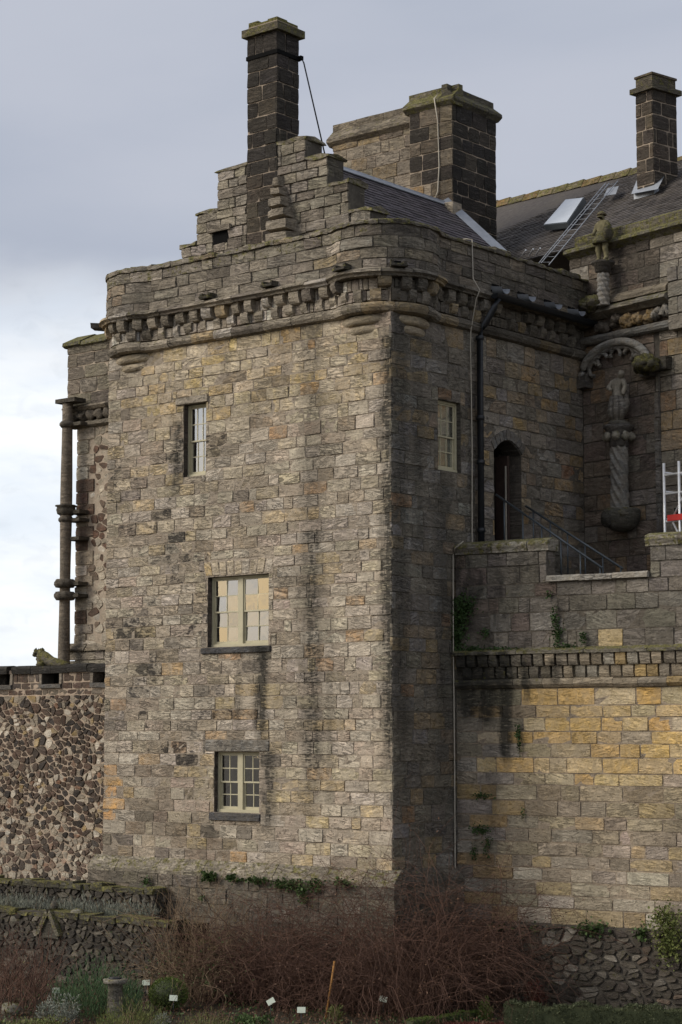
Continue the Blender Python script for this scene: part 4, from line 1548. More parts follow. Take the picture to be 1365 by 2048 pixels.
tpd = lambda u, v: (pick([(2, (.19, .185, .17)), (1, (.22, .21, .19))]), .2, .1, .2)
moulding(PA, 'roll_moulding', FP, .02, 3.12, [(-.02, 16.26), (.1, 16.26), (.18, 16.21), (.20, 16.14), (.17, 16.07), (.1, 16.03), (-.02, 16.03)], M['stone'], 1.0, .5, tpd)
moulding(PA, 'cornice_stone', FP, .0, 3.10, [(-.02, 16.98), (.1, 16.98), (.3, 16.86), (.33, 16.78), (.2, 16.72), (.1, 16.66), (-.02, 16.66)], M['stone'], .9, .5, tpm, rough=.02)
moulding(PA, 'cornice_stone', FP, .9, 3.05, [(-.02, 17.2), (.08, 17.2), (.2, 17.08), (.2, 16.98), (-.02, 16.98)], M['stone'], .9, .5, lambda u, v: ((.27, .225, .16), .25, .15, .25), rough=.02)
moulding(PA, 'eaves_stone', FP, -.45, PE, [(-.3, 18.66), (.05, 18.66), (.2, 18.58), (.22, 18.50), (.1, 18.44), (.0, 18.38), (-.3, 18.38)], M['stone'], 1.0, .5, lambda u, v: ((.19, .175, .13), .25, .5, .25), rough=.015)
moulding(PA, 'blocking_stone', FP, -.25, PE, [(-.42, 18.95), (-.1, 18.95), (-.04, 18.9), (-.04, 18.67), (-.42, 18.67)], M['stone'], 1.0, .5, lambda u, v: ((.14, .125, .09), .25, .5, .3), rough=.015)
# pier at the right where the mouldings stop
b = MB()
lay(PA, 'pier_stone', lambda u, v, d: FP(u, v, d + .22), ashlar(3.12, 4.6, rows(15.95, 17.5, .34, .44), .5, .8), M['palace'], lambda u, v: ((.24, .22, .185), .2, .05, .3), 300, back=-.24)

def blob(mb, c, rad, amp=.25, seed=0, nu=12, nv=8, tint=(.15, .13, .1, .3), misc=(.5, .2, .3), tilt=None):
    R = random.Random(seed)
    ph = [(R.uniform(0, 6.3), R.randint(2, 5), R.uniform(0, 6.3), R.randint(1, 4)) for _ in range(5)]
    V, Fc = [], []
    for i in range(nv + 1):
        th = math.pi * i / nv
        for j in range(nu):
            a = 2 * math.pi * j / nu
            k = 1 + amp * sum(math.sin(p[1] * a + p[0]) * math.sin(p[3] * th + p[2]) for p in ph) / 2
            p = Vector((math.sin(th) * math.cos(a) * rad[0] * k, math.sin(th) * math.sin(a) * rad[1] * k, math.cos(th) * rad[2] * k))
            if tilt:
                p.rotate(tilt)
            V.append(Vector(c) + p)
    for i in range(nv):
        for j in range(nu):
            Fc.append((i * nu + j, (i + 1) * nu + j, (i + 1) * nu + (j + 1) % nu, i * nu + (j + 1) % nu))
    return mb.add(V, Fc, tint, misc, True)
from mathutils import Euler
TLT = Euler((0, 0, A12))
# carved frieze between cornice and roll
for i in range(9):
    s = .75 + i * .27
    b = MB()
    yel = 3 <= i <= 6
    tc = (.27, .18, .075, .2) if yel else ((.26, .25, .225, .3) if i > 6 else (.12, .1, .08, .3))
    for k in range(3):
        blob(b, FP(s + rng.uniform(-.1, .1), 16.46 + rng.uniform(-.1, .09), .08 + rng.uniform(0, .08)), (.13, .10, .10), .45, i * 7 + k, tint=tc, misc=(rng.random(), .05, .15), tilt=TLT)
    b.build('carved_foliage', M['stone'], PA)
MB().pbox(FP, .02, 3.1, 16.26, 16.66, -.02, .03, tint=(.14, .10, .07, .3), misc=(.2, 0, .4)).build('frieze_band', M['palace'], PA)
# cusped canopy arch over the lower figure
sc, zsp = FP.px(1238, 700)[0], 15.22
def arc(rx, rz, a0, a1, n, d):
    return [FP(sc + rx * math.cos(a), zsp + rz * math.sin(a), d) for a in np.linspace(a0, a1, n)]
b = MB()
b.tube(arc(1.14, .74, math.radians(184), math.radians(-4), 26, .16), .105, 8, tint=(.30, .29, .26, .15), misc=(.3, .05, .05))
b.tube(arc(1.0, .62, math.radians(184), math.radians(-4), 26, .11), .075, 8, tint=(.16, .15, .135, .2), misc=(.5, .05, .2))
na = b.build('canopy_arch', M['stone'], PA)
for i in range(5):
    a = math.radians(158 - i * 34)
    cc = (sc + .80 * math.cos(a), zsp + .44 * math.sin(a))
    b = MB()
    pts_ = [FP(cc[0] + .165 * math.cos(q), cc[1] + .165 * math.sin(q), .12) for q in np.linspace(a - 2.0, a + 2.0, 14)]
    b.tube(pts_, .055, 6, tint=(.26, .25, .225, .15), misc=(.4, .05, .05))
    b.build('cusp', M['stone'], na)
b = MB()
for sx in (-1, 1):
    b.pbox(FP, sc + sx * 1.08 - .17, sc + sx * 1.08 + .17, 14.95, 15.26, -.02, .26, tint=(.14, .13, .115, .3), misc=(.3, .1, .3))
b.build('canopy_corbel', M['stone'], na)
b = MB()
for i, (du, dz, dd) in enumerate(((-.15, .05, .1), (.1, 0, .25), (.3, .02, .4), (.48, -.02, .35))):
    blob(b, FP(sc + 1.05 + du * .8, 15.2 + dz, dd + .1), (.22, .22, .17), .5, 50 + i, tint=(.14, .135, .095, .3), misc=(rng.random(), .5, .3), tilt=TLT)
b.pbox(FP, sc + 1.0, sc + 1.75, 15.05, 15.36, -.02, .22, tint=(.10, .09, .07, .3), misc=(.3, .3, .4))
b.build('gargoyle', M['stone'], PA)
b = MB()
for i, (du, dz, dd) in enumerate(((-.2, .02, .15), (.05, -.03, .3), (.25, .0, .36))):
    blob(b, FP(.62 + du, 17.02 + dz, dd + .1), (.2, .2, .15), .45, 70 + i, tint=(.20, .18, .13, .3), misc=(rng.random(), .45, .2), tilt=TLT)
b.build('gargoyle', M['stone'], PA)

# twisted columns carrying statues
def column(px_, zbot, zt, r, d):
    s = FP.px(px_, 1000 if zbot < 15 else 570, d)[0]
    c = FP(s, 0, d)
    b = MB()
    zz = np.linspace(zbot, zt, 64)
    b.lathe(c, [(r * (1 + .04 * math.sin(i * .16)), z) for i, z in enumerate(zz)], 56, twist=(.15, 7, 20.), tint=(.27, .26, .235, .05), misc=(.3, .02, .0))
    return c, b.build('twisted_column', M['stone'], PA)
d1_ = .36
zb0 = FP.px(1240, 1018, d1_)[1]
zb1 = FP.px(1240, 893, d1_)[1]
c, col = column(1240, zb0, zb1, .20, d1_)
zc1 = FP.px(1240, 851, d1_)[1]
MB().lathe(c, [(.2, zb1 - .02), (.25, zb1 + .02), (.24, zb1 + .1), (.28, zb1 + .2), (.33, zc1 - .1), (.38, zc1 - .06), (.38, zc1), (.3, zc1 + .01)], 24, tint=(.12, .11, .10, .3), misc=(.2, .1, .3)).build('capital', M['stone'], col)
b = MB()
for i in range(8):
    a = i * math.pi / 4 + .3
    blob(b, (c[0] + .31 * math.cos(a), c[1] + .31 * math.sin(a), zb1 + .24), (.11, .11, .11), .3, 90 + i, 8, 6, (.27, .255, .2, .2), (.3, .2, .1))
b.build('capital_foliage', M['stone'], col)
zbb = FP.px(1240, 1064, d1_)[1]
b = MB()
b.lathe((c[0] + .05, c[1]), [(.08, zbb), (.25, zbb + .04), (.38, zbb + .15), (.45, zbb + .32), (.46, zb0 - .06), (.42, zb0), (.2, zb0 + .02)], 24, tint=(.11, .105, .085, .3), misc=(.7, .25, .3))
blob(b, (c[0] - .12, c[1] - .36, zbb + .3), (.17, .14, .17), .35, 33, tint=(.07, .065, .055, .3), misc=(.2, .2, .4))
blob(b, (c[0] + .2, c[1] - .3, zbb + .42), (.22, .14, .1), .3, 34, tint=(.17, .16, .12, .3), misc=(.2, .35, .2))
b.build('carved_base', M['stone'], col)
d2_ = .34
zu0, zu1, zu2 = FP.px(1208, 612, d2_)[1], FP.px(1207, 545, d2_)[1], FP.px(1206, 524, d2_)[1]
s_u = FP.px(1207, 560, d2_)[0]
c2 = FP(s_u, 0, d2_)
b = MB()
b.lathe(c2, [(.14 + .01 * math.sin(i), z) for i, z in enumerate(np.linspace(zu0, zu1, 44))], 48, twist=(.14, 6, 22.), tint=(.29, .28, .26, .05), misc=(.6, .05, .1))
col2 = b.build('twisted_column', M['stone'], PA)
MB().lathe(c2, [(.14, zu1 - .02), (.2, zu1 + .02), (.22, zu2 - .1), (.29, zu2 - .06), (.30, zu2), (.2, zu2 + .01)], 24, tint=(.10, .09, .08, .3), misc=(.1, .2, .35)).build('capital', M['stone'], col2)

def figure(name, label, base, H, J, E_, tint, mat, extra=None, rz=0., group=None, bits=()):
    """a carved figure grown as one skin surface; J: joint -> (right, front, up, radius) in heights"""
    o = thing(name, label, 'statue', tuple(base), group)
    names = list(J)
    me = bpy.data.meshes.new('figure')
    U_, N_ = Vector(FP.U), Vector(FP.Nn)
    if rz:
        U_.rotate(Euler((0, 0, rz))); N_.rotate(Euler((0, 0, rz)))
    me.from_pydata([U_ * (J[k][0] * H) + N_ * (J[k][1] * H) + Vector((0, 0, J[k][2] * H)) for k in names], [(names.index(a), names.index(b_)) for a, b_ in E_], [])
    a = me.attributes.new('tint', 'FLOAT_COLOR', 'POINT')
    a.data.foreach_set('color', np.array([tint] * len(names), dtype=np.float32).ravel())
    a = me.attributes.new('misc', 'FLOAT_VECTOR', 'POINT')
    a.data.foreach_set('vector', np.array([(.4, .35, .25)] * len(names), dtype=np.float32).ravel())
    me.materials.append(mat)
    f = bpy.data.objects.new('figure', me)
    finish(f, o, tuple(base))
    sk = f.modifiers.new('skin', 'SKIN')
    for i, k in enumerate(names):
        f.data.skin_vertices[0].data[i].radius = (J[k][3] * H, J[k][3] * H)
        f.data.skin_vertices[0].data[i].use_root = k == 'pelvis'
    sk.use_smooth_shade = True
    su = f.modifiers.new('sub', 'SUBSURF')
    su.levels = su.render_levels = 2
    tx = bpy.data.textures.new('wear', 'CLOUDS')
    tx.noise_scale = .09
    dm = f.modifiers.new('wear', 'DISPLACE')
    dm.texture = tx
    dm.strength = .03
    return o, U_, N_

sol = dict(pelvis=(0, 0, .50, .105), waist=(0, 0, .60, .10), chest=(0, .01, .72, .125), neck=(0, .01, .82, .05), head=(0, .03, .895, .072), crown=(0, .02, .965, .058),
           shl=(-.13, .0, .765, .06), ell=(-.185, .03, .62, .047), hal=(-.12, .13, .55, .036),
           shr=(.13, .0, .765, .06), elr=(.19, .02, .62, .047), har=(.14, .12, .50, .036),
           hipl=(-.075, 0, .45, .085), knl=(-.095, .03, .27, .062), anl=(-.10, .0, .06, .045), tol=(-.12, .09, .025, .035),
           hipr=(.075, 0, .45, .085), knr=(.09, .03, .27, .062), anr=(.10, .0, .06, .045), tor=(.12, .09, .025, .035))
SE = [('pelvis', 'waist'), ('waist', 'chest'), ('chest', 'neck'), ('neck', 'head'), ('head', 'crown'), ('chest', 'shl'), ('shl', 'ell'), ('ell', 'hal'), ('chest', 'shr'), ('shr', 'elr'), ('elr', 'har'),
      ('pelvis', 'hipl'), ('hipl', 'knl'), ('knl', 'anl'), ('anl', 'tol'), ('pelvis', 'hipr'), ('hipr', 'knr'), ('knr', 'anr'), ('anr', 'tor')]
Hs = FP.px(1206, 424, d2_)[1] - zu2
stt, U_, N_ = figure('stone_statue', 'mossy stone soldier statue on the upper bracket against the slate roof', (c2[0], c2[1], zu2), Hs, sol, SE, (.20, .18, .115, .2), M['statue_mossy'])
b = MB()                                                   # tunic skirt, shield and helmet brim
base = Vector((c2[0], c2[1], zu2))
b.lathe(c2, [(.20 * Hs, zu2 + .36 * Hs), (.19 * Hs, zu2 + .42 * Hs), (.13 * Hs, zu2 + .56 * Hs), (.12 * Hs, zu2 + .6 * Hs)], 16, twist=(.06, 8, 0), tint=(.13, .12, .07, .2), misc=(.3, .4, .2))
b.build('tunic', M['stone'], stt)
b = MB()
pc = base + U_ * (.20 * Hs) + N_ * (.05 * Hs) + Vector((0, 0, .56 * Hs))
blob(b, pc, (.075 * Hs, .12 * Hs, .17 * Hs), .12, 5, tint=(.10, .09, .06, .2), misc=(.3, .4, .3), tilt=TLT)
b.build('shield', M['stone'], stt)
MB().lathe(base + N_ * .02, [(.095 * Hs, zu2 + .93 * Hs), (.10 * Hs, zu2 + .95 * Hs), (.07 * Hs, zu2 + .985 * Hs), (.03 * Hs, zu2 + 1.01 * Hs)], 14, tint=(.17, .14, .085, .2), misc=(.3, .4, .2)).build('helmet', M['stone'], stt)
wmn = dict(sol)
wmn.update(head=(.13, .05, .885, .07), neck=(.06, .02, .82, .045), crown=(.15, .05, .955, .055), ell=(-.16, .1, .66, .045), hal=(-.02, .15, .62, .036), elr=(.22, .05, .66, .047), har=(.2, .1, .5, .036),
           waist=(-.01, 0, .6, .085), hipl=(-.06, 0, .45, .09), hipr=(.06, .02, .45, .09), knr=(.05, .08, .27, .065), anr=(.03, .03, .06, .05), knl=(-.05, .02, .27, .065), anl=(-.05, 0, .06, .05))
Hw = FP.px(1243, 737, d1_)[1] - zc1 - .02
wst, U_, N_ = figure('stone_statue', 'weathered dark stone figure under the cusped arch on the lower twisted column', (c[0], c[1], zc1 + .02), Hw, wmn, SE, (.19, .175, .15, .2), M['statue'])
b = MB()
b.lathe(c, [(.27, zc1 + .01), (.28, zc1 + .06), (.2, zc1 + .12), (.13, zc1 + .15)], 20, tint=(.12, .11, .09, .2), misc=(.3, .2, .3))
b.build('statue_base', M['stone'], wst)
b = MB()
pb0 = Vector((c[0], c[1], zc1))
for i, (du, z0, z1, dd) in enumerate(((-.14, .5, .05, .04), (-.05, .52, .05, .1), (.06, .52, .05, .1), (.15, .5, .06, .05), (0.2, .6, .15, .0))):
    b.tube([pb0 + U_ * (du * .8 * Hw) + N_ * (dd * Hw) + Vector((0, 0, z0 * Hw)), pb0 + U_ * (du * Hw * 1.05) + N_ * (dd * 1.2 * Hw) + Vector((0, 0, (z0 + z1) / 2 * Hw)), pb0 + U_ * (du * .7 * Hw) + N_ * (dd * Hw) + Vector((0, 0, z1 * Hw + .05))], [.05 * Hw, .06 * Hw, .045 * Hw], 8, tint=(.2, .185, .16, .2), misc=(.2, .1, .15))
b.build('drapery', M['stone'], wst)

# palace roof
def fpw(s, z, d):
    return Vector(FP(s, z, d))
RD = -5.0
(rsa, rza), (rsb, rzb) = FP.px(1000, 408, RD), FP.px(1365, 320, RD)
def rzl(s):
    return rza + (rzb - rza) * (s - rsa) / (rsb - rsa)
S0, S1 = rsa - 3.0, 8.0
b = MB()
ev = 18.72
q = [fpw(S0, ev, -.1), fpw(S1, ev, -.1), fpw(S1, rzl(S1), RD), fpw(S0, rzl(S0), RD), fpw(S1, ev, 2 * RD + .1), fpw(S0, ev, 2 * RD + .1)]
b.add([p - Vector((0, 0, .02)) for p in q], [(0, 1, 2, 3), (3, 2, 4, 5)])
prf = b.build('roof', M['slate2'], PA)
vv = q[3] - q[0]
slates(prf, q[0], q[1] - q[0], ((q[3] - q[0]) + (q[2] - q[1])), (q[1] - q[0]).length, (vv.length + (q[2] - q[1]).length) / 2 - .05, .155, .26, M['slate2'])
s = S0
while s < S1:                                              # ridge stones
    l = rng.uniform(.45, .7)
    za = rzl(s + l / 2)
    b = MB()
    b.hexa([FP(s + .005, za - .13, RD + .19), FP(s + l, za - .13, RD + .19), FP(s + l, za - .13, RD - .19), FP(s + .005, za - .13, RD - .19),
            FP(s + .005, za + .10 + rng.uniform(-.015, .015), RD + .06), FP(s + l, za + .10 + rng.uniform(-.015, .015), RD + .06), FP(s + l, za + .10, RD - .06), FP(s + .005, za + .10, RD - .06)], tint=pick([(1, (.26, .16, .06, .2)), (1, (.18, .15, .09, .2)), (1, (.23, .18, .1, .2))]), misc=(rng.random(), .4, .1))
    b.build('ridge_stone', M['stone'], prf)
    s += l
def onroof(x, y, h=0.):                                    # photo pixel -> point on the palace roof plane
    n_ = np.cross(np.array(q[1] - q[0]), np.array(q[3] - q[0]))
    n_ /= np.linalg.norm(n_)
    if n_[2] < 0:
        n_ = -n_
    r = ray(x, y)
    t_ = np.dot(np.array(q[0]) + n_ * h - CAM, n_) / np.dot(r, n_)
    return Vector(CAM + r * t_), Vector(n_)
# skylight
c4 = [onroof(x, y, .06) for x, y in ((1090, 457), (1135, 405), (1172, 401), (1138, 452))]
b = MB()
nn = c4[0][1]
lo_ = [p[0] - nn * .06 for p in c4]
hi_ = [p[0] + nn * .10 for p in c4]
b.hexa(lo_[::1] + hi_)
sk_ = b.build('skylight', M['rail'], prf)
cm = sum(hi_, Vector()) / 4
b = MB()
ins = [cm + (p - cm) * .95 + nn * .012 for p in hi_]
b.add(ins, [(0, 1, 2, 3)])
b.build('skylight_pane', M['skylight'], sk_)
# roof ladder lying on the slates
ld = thing('roof_ladder', 'long thin metal ladder lying up the palace slates beside the skylight', 'ladder', tuple(onroof(1062, 520, .0)[0]))
A_, B_ = [onroof(*p, .08)[0] for p in ((1075, 530), (1212, 366))]
C_, D_ = [onroof(*p, .08)[0] for p in ((1098, 530), (1236, 362))]
E1, E2 = [onroof(*p, .16)[0] for p in ((1083, 526), (1219, 366))]
for (a, c_) in ((A_, B_), (C_, D_), (E1, E2)):
    MB().tube([a, c_], .013, 6).build('ladder_rail', M['lead'], ld)
for i in range(16):
    t_ = (i + .5) / 16
    MB().tube([A_.lerp(B_, t_), C_.lerp(D_, t_)], .006, 5).build('rung', M['lead'], ld)
for i, (x, y) in enumerate(((1043, 508), (1058, 506), (1072, 504))):
    a = onroof(x, y + 6, .05)[0]
    c_ = onroof(x + 9, y - 8, .35)[0]
    MB().tube([a, c_], .02, 6).build('ladder_hook', M['alu'], ld)
# lead patch near the ridge and chimney of the palace
_pp = onroof(1305, 374)[0]
RC = float(np.dot(np.array(_pp) - FP.O, FP.Nn))
pcs = FP.px(1272, 300, RC)[0]
pcm = FP.px(1307, 300, RC)[0]
PCF = lambda u, v, d: FP(u, v, d + RC)
zp0 = FP.px(1305, 375, RC)[1]
zpc = FP.px(1305, 178, RC)[1]
pw_ = pcm - pcs
CSd = Plane(tuple(FP(pcm, 0, RC)), A12 + math.pi / 2)
pdp = CSd.px(1356, 300)[0]
b = MB()
b.hexa([PCF(pcs + .02, zp0 - .6, -.02), PCF(pcm - .02, zp0 - .6, -.02), PCF(pcm - .02, zp0 - .6, -pdp), PCF(pcs + .02, zp0 - .6, -pdp), PCF(pcs + .02, zpc + .2, -.02), PCF(pcm - .02, zpc + .2, -.02), PCF(pcm - .02, zpc + .2, -pdp), PCF(pcs + .02, zpc + .2, -pdp)])
pch = b.build('chimney', M['mortar_soot'], PA)
crw = rows(zp0 - .6, zpc, .33, .4)
tps = lambda u, v: (pick([(3, (.075, .06, .048)), (2, (.055, .046, .038)), (1, (.11, .085, .06))]), .2, 0, .05)
lay(pch, 'chimney_stone', PCF, ashlar(pcs, pcm, crw, .3, .6), M['stone'], tps, 300, gap=.013)
lay(pch, 'chimney_stone', CSd, ashlar(0, pdp, crw, .35, .7), M['stone'], tps, 300, gap=.013)
b = MB()
b.pbox(PCF, pcs - .10, pcm + .10, zpc, zpc + .14, -pdp - .1, .1, tint=(.12, .105, .075, .3), misc=(.3, .4, .2))
b.build('chimney_cap', M['stone'], pch)
b = MB()
b.pbox(PCF, pcs + .02, pcm - .02, zpc + .14, zpc + .42, -pdp + .02, -.02, tint=(.13, .11, .08, .3), misc=(.8, .4, .2))
b.pbox(PCF, pcs - .01, pcm + .01, zpc + .42, zpc + .48, -pdp - .01, .01, tint=(.17, .13, .09, .3), misc=(.1, .3, .2))
b.build('chimney_top_stone', M['stone'], pch)
b = MB()
b.pbox(PCF, pcs - .07, pcm + .04, zp0 - .75, zp0 - .02, -.15, .03)
f1 = onroof(1263, 388, .03)[0]; f2 = onroof(1316, 378, .03)[0]; f3 = onroof(1334, 342, .03)[0]; f4 = onroof(1274, 360, .03)[0]
b.add([f1, f2, f3, f4], [(0, 1, 2, 3)])
b.build('lead_flashing', M['lead'], pch)
b = MB()
b.add([onroof(x, y, .035)[0] for x, y in ((1208, 392), (1232, 388), (1238, 372), (1216, 376))], [(0, 1, 2, 3)])
b.build('lead_patch', M['lead'], prf)

# ================================================================== scaffold tower on the terrace
sx0, sz0 = FP.px(1331, 1090, 1.6)
SC = thing('scaffold_tower', 'white aluminium scaffold tower with a red toe board at the right edge', 'scaffold', tuple(FP(sx0 + .7, 9.0, 1.2)))
stop = FP.px(1331, 926, 1.6)[1]
for (uu, dd) in ((sx0, 1.6), (sx0 + 1.5, 1.6), (sx0, .85), (sx0 + 1.5, .85), (sx0 + .46, 1.6), (sx0 + .46, .85)):
    MB().tube([FP(uu, 9.0, dd), FP(uu, stop if dd > 1 else stop - .1, dd)], .035, 8).build('upright', M['alu'], SC)
for z in (stop - .28, stop - .72, stop - 1.36, stop - 1.8, 9.4):
    for dd in (1.6, .85):
        MB().tube([FP(sx0, z, dd), FP(sx0 + 1.5, z, dd)], .027, 8).build('ledger', M['alu'], SC)
    for uu in (sx0, sx0 + 1.5):
        MB().tube([FP(uu, z + .06, 1.6), FP(uu, z + .06, .85)], .025, 8).build('transom', M['alu'], SC)
MB().tube([FP(sx0 + .2, stop - 1.36, 1.6), FP(sx0 + .95, stop - .3, 1.6)], .025, 8).build('brace', M['alu'], SC)
MB().tube([FP(sx0 + .25, stop - 1.4, 1.6), FP(sx0 + .8, stop - 2.3, 1.6)], .025, 8).build('brace', M['alu'], SC)
MB().pbox(FP, sx0 + .12, sx0 + 1.45, stop - 1.36, stop - 1.22, 1.62, 1.65).build('toe_board', M['red'], SC)
MB().pbox(FP, sx0 + .2, sx0 + 1.45, stop - 1.2, stop - 1.05, .85, 1.5).build('platform', M['black'], SC)

# ================================================================== SIDE RANGE beyond the tower, left
LBY = 5.0
FB = Plane((0, LBY, 0), 0)
LB = thing('side_range', 'narrow gabled stone range seen beyond the left edge of the tower', 'building', (-13, 7, GZ))
lu0, lz1 = FB.px(135, 760)[0], FB.px(160, 690)[1]
lum = FB.px(151, 1000)[0]
zst = FB.px(180, 812)[1]
zsl = FB.px(180, 845)[1]
zpl = FB.px(170, 1290)[1]
b = MB()
b.box((lu0 + .02, LBY + .02, zst - .3), (-9.3, LBY + 5, lz1))
b.box((lum + .02, LBY + .06, GZ), (-9.3, LBY + 5, zst - .2))
b.build('wall_core', M['mortar'], LB)
def t_lb(u, v):
    return pick([(3, (.22, .19, .145)), (2, (.27, .225, .165)), (1, (.17, .14, .11))]), .25, .12, .15
def t_lb2(u, v):
    if rng.random() < .45 and v < zsl - .5:
        return pick([(2, (.17, .10, .07)), (1, (.20, .14, .10))]), .15, 0, 0
    return pick([(3, (.43, .37, .28)), (2, (.48, .42, .33)), (1, (.35, .28, .2)), (.4, (.55, .5, .42))]), .12, .0, .05
lay(LB, 'wall_stone', FB, ashlar(lu0, -9.6, rows(zst, lz1, .35, .5), .6, 1.1), M['stone'], t_lb, 300, rough=.02)
FB2 = lambda u, v, d: FB(u, v, d - .04)
lrw = rows(zpl, zsl, .27, .42)
quo = [(lum, lum + (.75 if i % 2 else .5), a, c_) for i, (a, c_) in enumerate(lrw)]
lay(LB, 'quoin', FB2, quo, M['stone'], t_lb2, 300, proud=.02)
rb = [p for p in voronoi(lum + .3, -12.0, zpl, zsl, .17, 1.35, skip=.3) if not any(q_[0] - .02 < sum(x[0] for x in p) / len(p) < q_[1] + .03 and q_[2] < sum(x[1] for x in p) / len(p) < q_[3] for q_ in quo)]
lay_rubble(LB, 'rubble_stone', FB2, rb, M['rubble'], t_lb2, 300, gap=.009, proud=-.01)
lay(LB, 'wall_stone', FB, ashlar(lum - .2, -9.6, rows(7.0, zpl, .4, .5), .6, .9), M['stone'], lambda u, v: ((.32, .28, .22), .2, 0, .1), 300)
moulding(LB, 'string_stone', FB, lu0 - .05, -10, [(-.05, zst + .05), (.12, zst + .05), (.17, zst - .02), (.1, zst - .1), (.0, zst - .13), (-.05, zst - .13)], M['stone'], .9, .4, t_lb)
moulding(LB, 'string_stone', FB, lu0 + .25, -10, [(-.1, zsl + .06), (.02, zsl + .06), (.1, zsl), (.1, zsl - .08), (.0, zsl - .14), (-.1, zsl - .14)], M['stone'], .9, .4, t_lb)
b = MB()
for i in range(7):
    blob(b, FB(lu0 + .35 + i * .36, (zst + zsl) / 2 - .04, .02), (.19, .14, .15), .4, 120 + i, tint=(.19, .16, .125, .4), misc=(rng.random(), .05, .25))
b.build('carved_frieze', M['stone'], LB)
moulding(LB, 'plinth_stone', FB, lum - .25, -10, [(-.1, zpl + .06), (-.03, zpl + .05), (.1, zpl - .12), (.1, zpl - .16), (-.1, zpl - .16)], M['stone'], .9, .4, t_lb)
moulding(LB, 'coping_stone', FB, lu0 - .12, -10, [(-.9, lz1 + .36), (-.5, lz1 + .38), (.08, lz1 + .10), (.10, lz1), (.0, lz1 - .05), (-.9, lz1 - .05)], M['stone'], 1.0, .4, lambda u, v: ((.17, .16, .115), .3, .5, .2), rough=.03)
# slender corner shaft with rope rings
us, _z = FB.px(133, 1000, .35)
zt_, zb_ = FB.px(133, 806, .35)[1], FB.px(125, 1330, .35)[1]
cs = FB(us, 0, .35)
b = MB()
b.lathe(cs, [(.165 + .012 * math.sin(i * .9), z) for i, z in enumerate(np.linspace(7.0, zt_, 14))], 20, tint=(.23, .19, .145, .25), misc=(.3, .0, .2))
sh = b.build('corner_shaft', M['stone'], LB)
for (yy, rr, hh, tw) in ((850, .23, .09, 0), (1040, .22, .08, 1), (1167, .30, .12, 1), (1192, .30, .12, 1)):
    z = FB.px(130, yy, .35)[1]
    MB().lathe(cs, [(.15, z - hh), (rr - .05, z - hh), (rr, z - hh * .3), (rr, z + hh * .3), (rr - .05, z + hh), (.15, z + hh)], 32, twist=(.07, 9, 8.) if tw else None, tint=(.12, .105, .085, .3), misc=(.3, .1, .3)).build('rope_ring', M['stone'], sh)
z = FB.px(130, 1022, .35)[1]
MB().lathe(cs, [(.17, z - .14), (.24, z - .1), (.27, z + .02), (.25, z + .1), (.3, z + .12), (.3, z + .16), (.17, z + .16)], 20, twist=(.08, 6, 0), tint=(.11, .1, .08, .3), misc=(.3, .1, .3)).build('shaft_capital', M['stone'], sh)
b = MB()
b.pbox(FB, us - .32, us + .5, zt_ - .02, zt_ + .10, .1, .55, tint=(.09, .08, .065, .3), misc=(.3, .2, .3))
b.build('shaft_bracket', M['stone'], sh)
for yy in (850, 1025, 1041, 1078, 1168, 1192):
    z = FB.px(130, yy, .35)[1]
    b = MB()
    b.pbox(FB, us, us + .55, z - .05, z + .05, -.05, .35, tint=(.10, .09, .07, .3), misc=(.3, .1, .3))
    b.build('shaft_tie', M['stone'], sh)

# ================================================================== RUBBLE CURTAIN WALL, left
FW = Plane((0, 2.0, 0), 0)
RW = thing('curtain_wall', 'random rubble curtain wall with dark coping and square loops, left of the tower', 'wall', (-13, 2.3, GZ))
ul = -20.0
zt2 = FW.px(150, 1330)[1]
zlo, zhi = FW.px(100, 1368)[1], FW.px(100, 1346)[1]
loops = [(FW.px(a, 1355)[0], FW.px(c_, 1355)[0], zlo, zhi) for a, c_ in ((-8, 22), (85, 120), (187, 225))]
core(RW, 'wall_core', FW, ul, -9.05, GZ, zt2 - .1, loops, M['mortar_pale'])
b = MB()
b.box((ul, 2.5, GZ), (-9.05, 2.52, zt2 - .05))
for o in loops:
    for (a, c_) in (((o[0], o[2]), (o[1], o[2])), ((o[0], o[2]), (o[0], o[3])), ((o[1], o[2]), (o[1], o[3]))):
        b.add([FW(a[0], a[1], -.01), FW(c_[0], c_[1], -.01), FW(c_[0], c_[1], -.5), FW(a[0], a[1], -.5)], [(0, 1, 2, 3)])
b.build('wall_back', M['mortar_dark'], RW)
def t_rub(u, v):
    if v < 3.6:
        return pick([(3, (.125, .082, .063)), (2, (.085, .066, .055)), (3, (.42, .37, .29)), (1, (.30, .25, .19)), (.6, (.36, .22, .15)), (.6, (.07, .06, .055))]), .12, .0, 0
    return pick([(5, (.115, .074, .054)), (3, (.085, .062, .05)), (2.2, (.06, .05, .045)), (2.0, (.36, .30, .225)), (1.4, (.50, .45, .37)), (.6, (.24, .13, .08)), (.7, (.34, .24, .11))]), .1, .0, .02
lay_rubble(RW, 'rubble_stone', FW, voronoi(ul, -15.6, 2.0, zlo - .3, .105, 1.3, skip=.5), M['rubble'], t_rub, 0, gap=.013, proud=.01)
pl = voronoi(-15.6, -10.9, 2.0, zlo - .3, .105, 1.3, skip=.52)
lay_rubble(RW, 'rubble_stone', FW, pl, M['rubble'], t_rub, 300, gap=.010, proud=.012)
t_mer = lambda u, v: (pick([(3, (.13, .085, .065)), (1.5, (.20, .16, .125)), (1, (.1, .078, .065))]), .15, .0, .1)
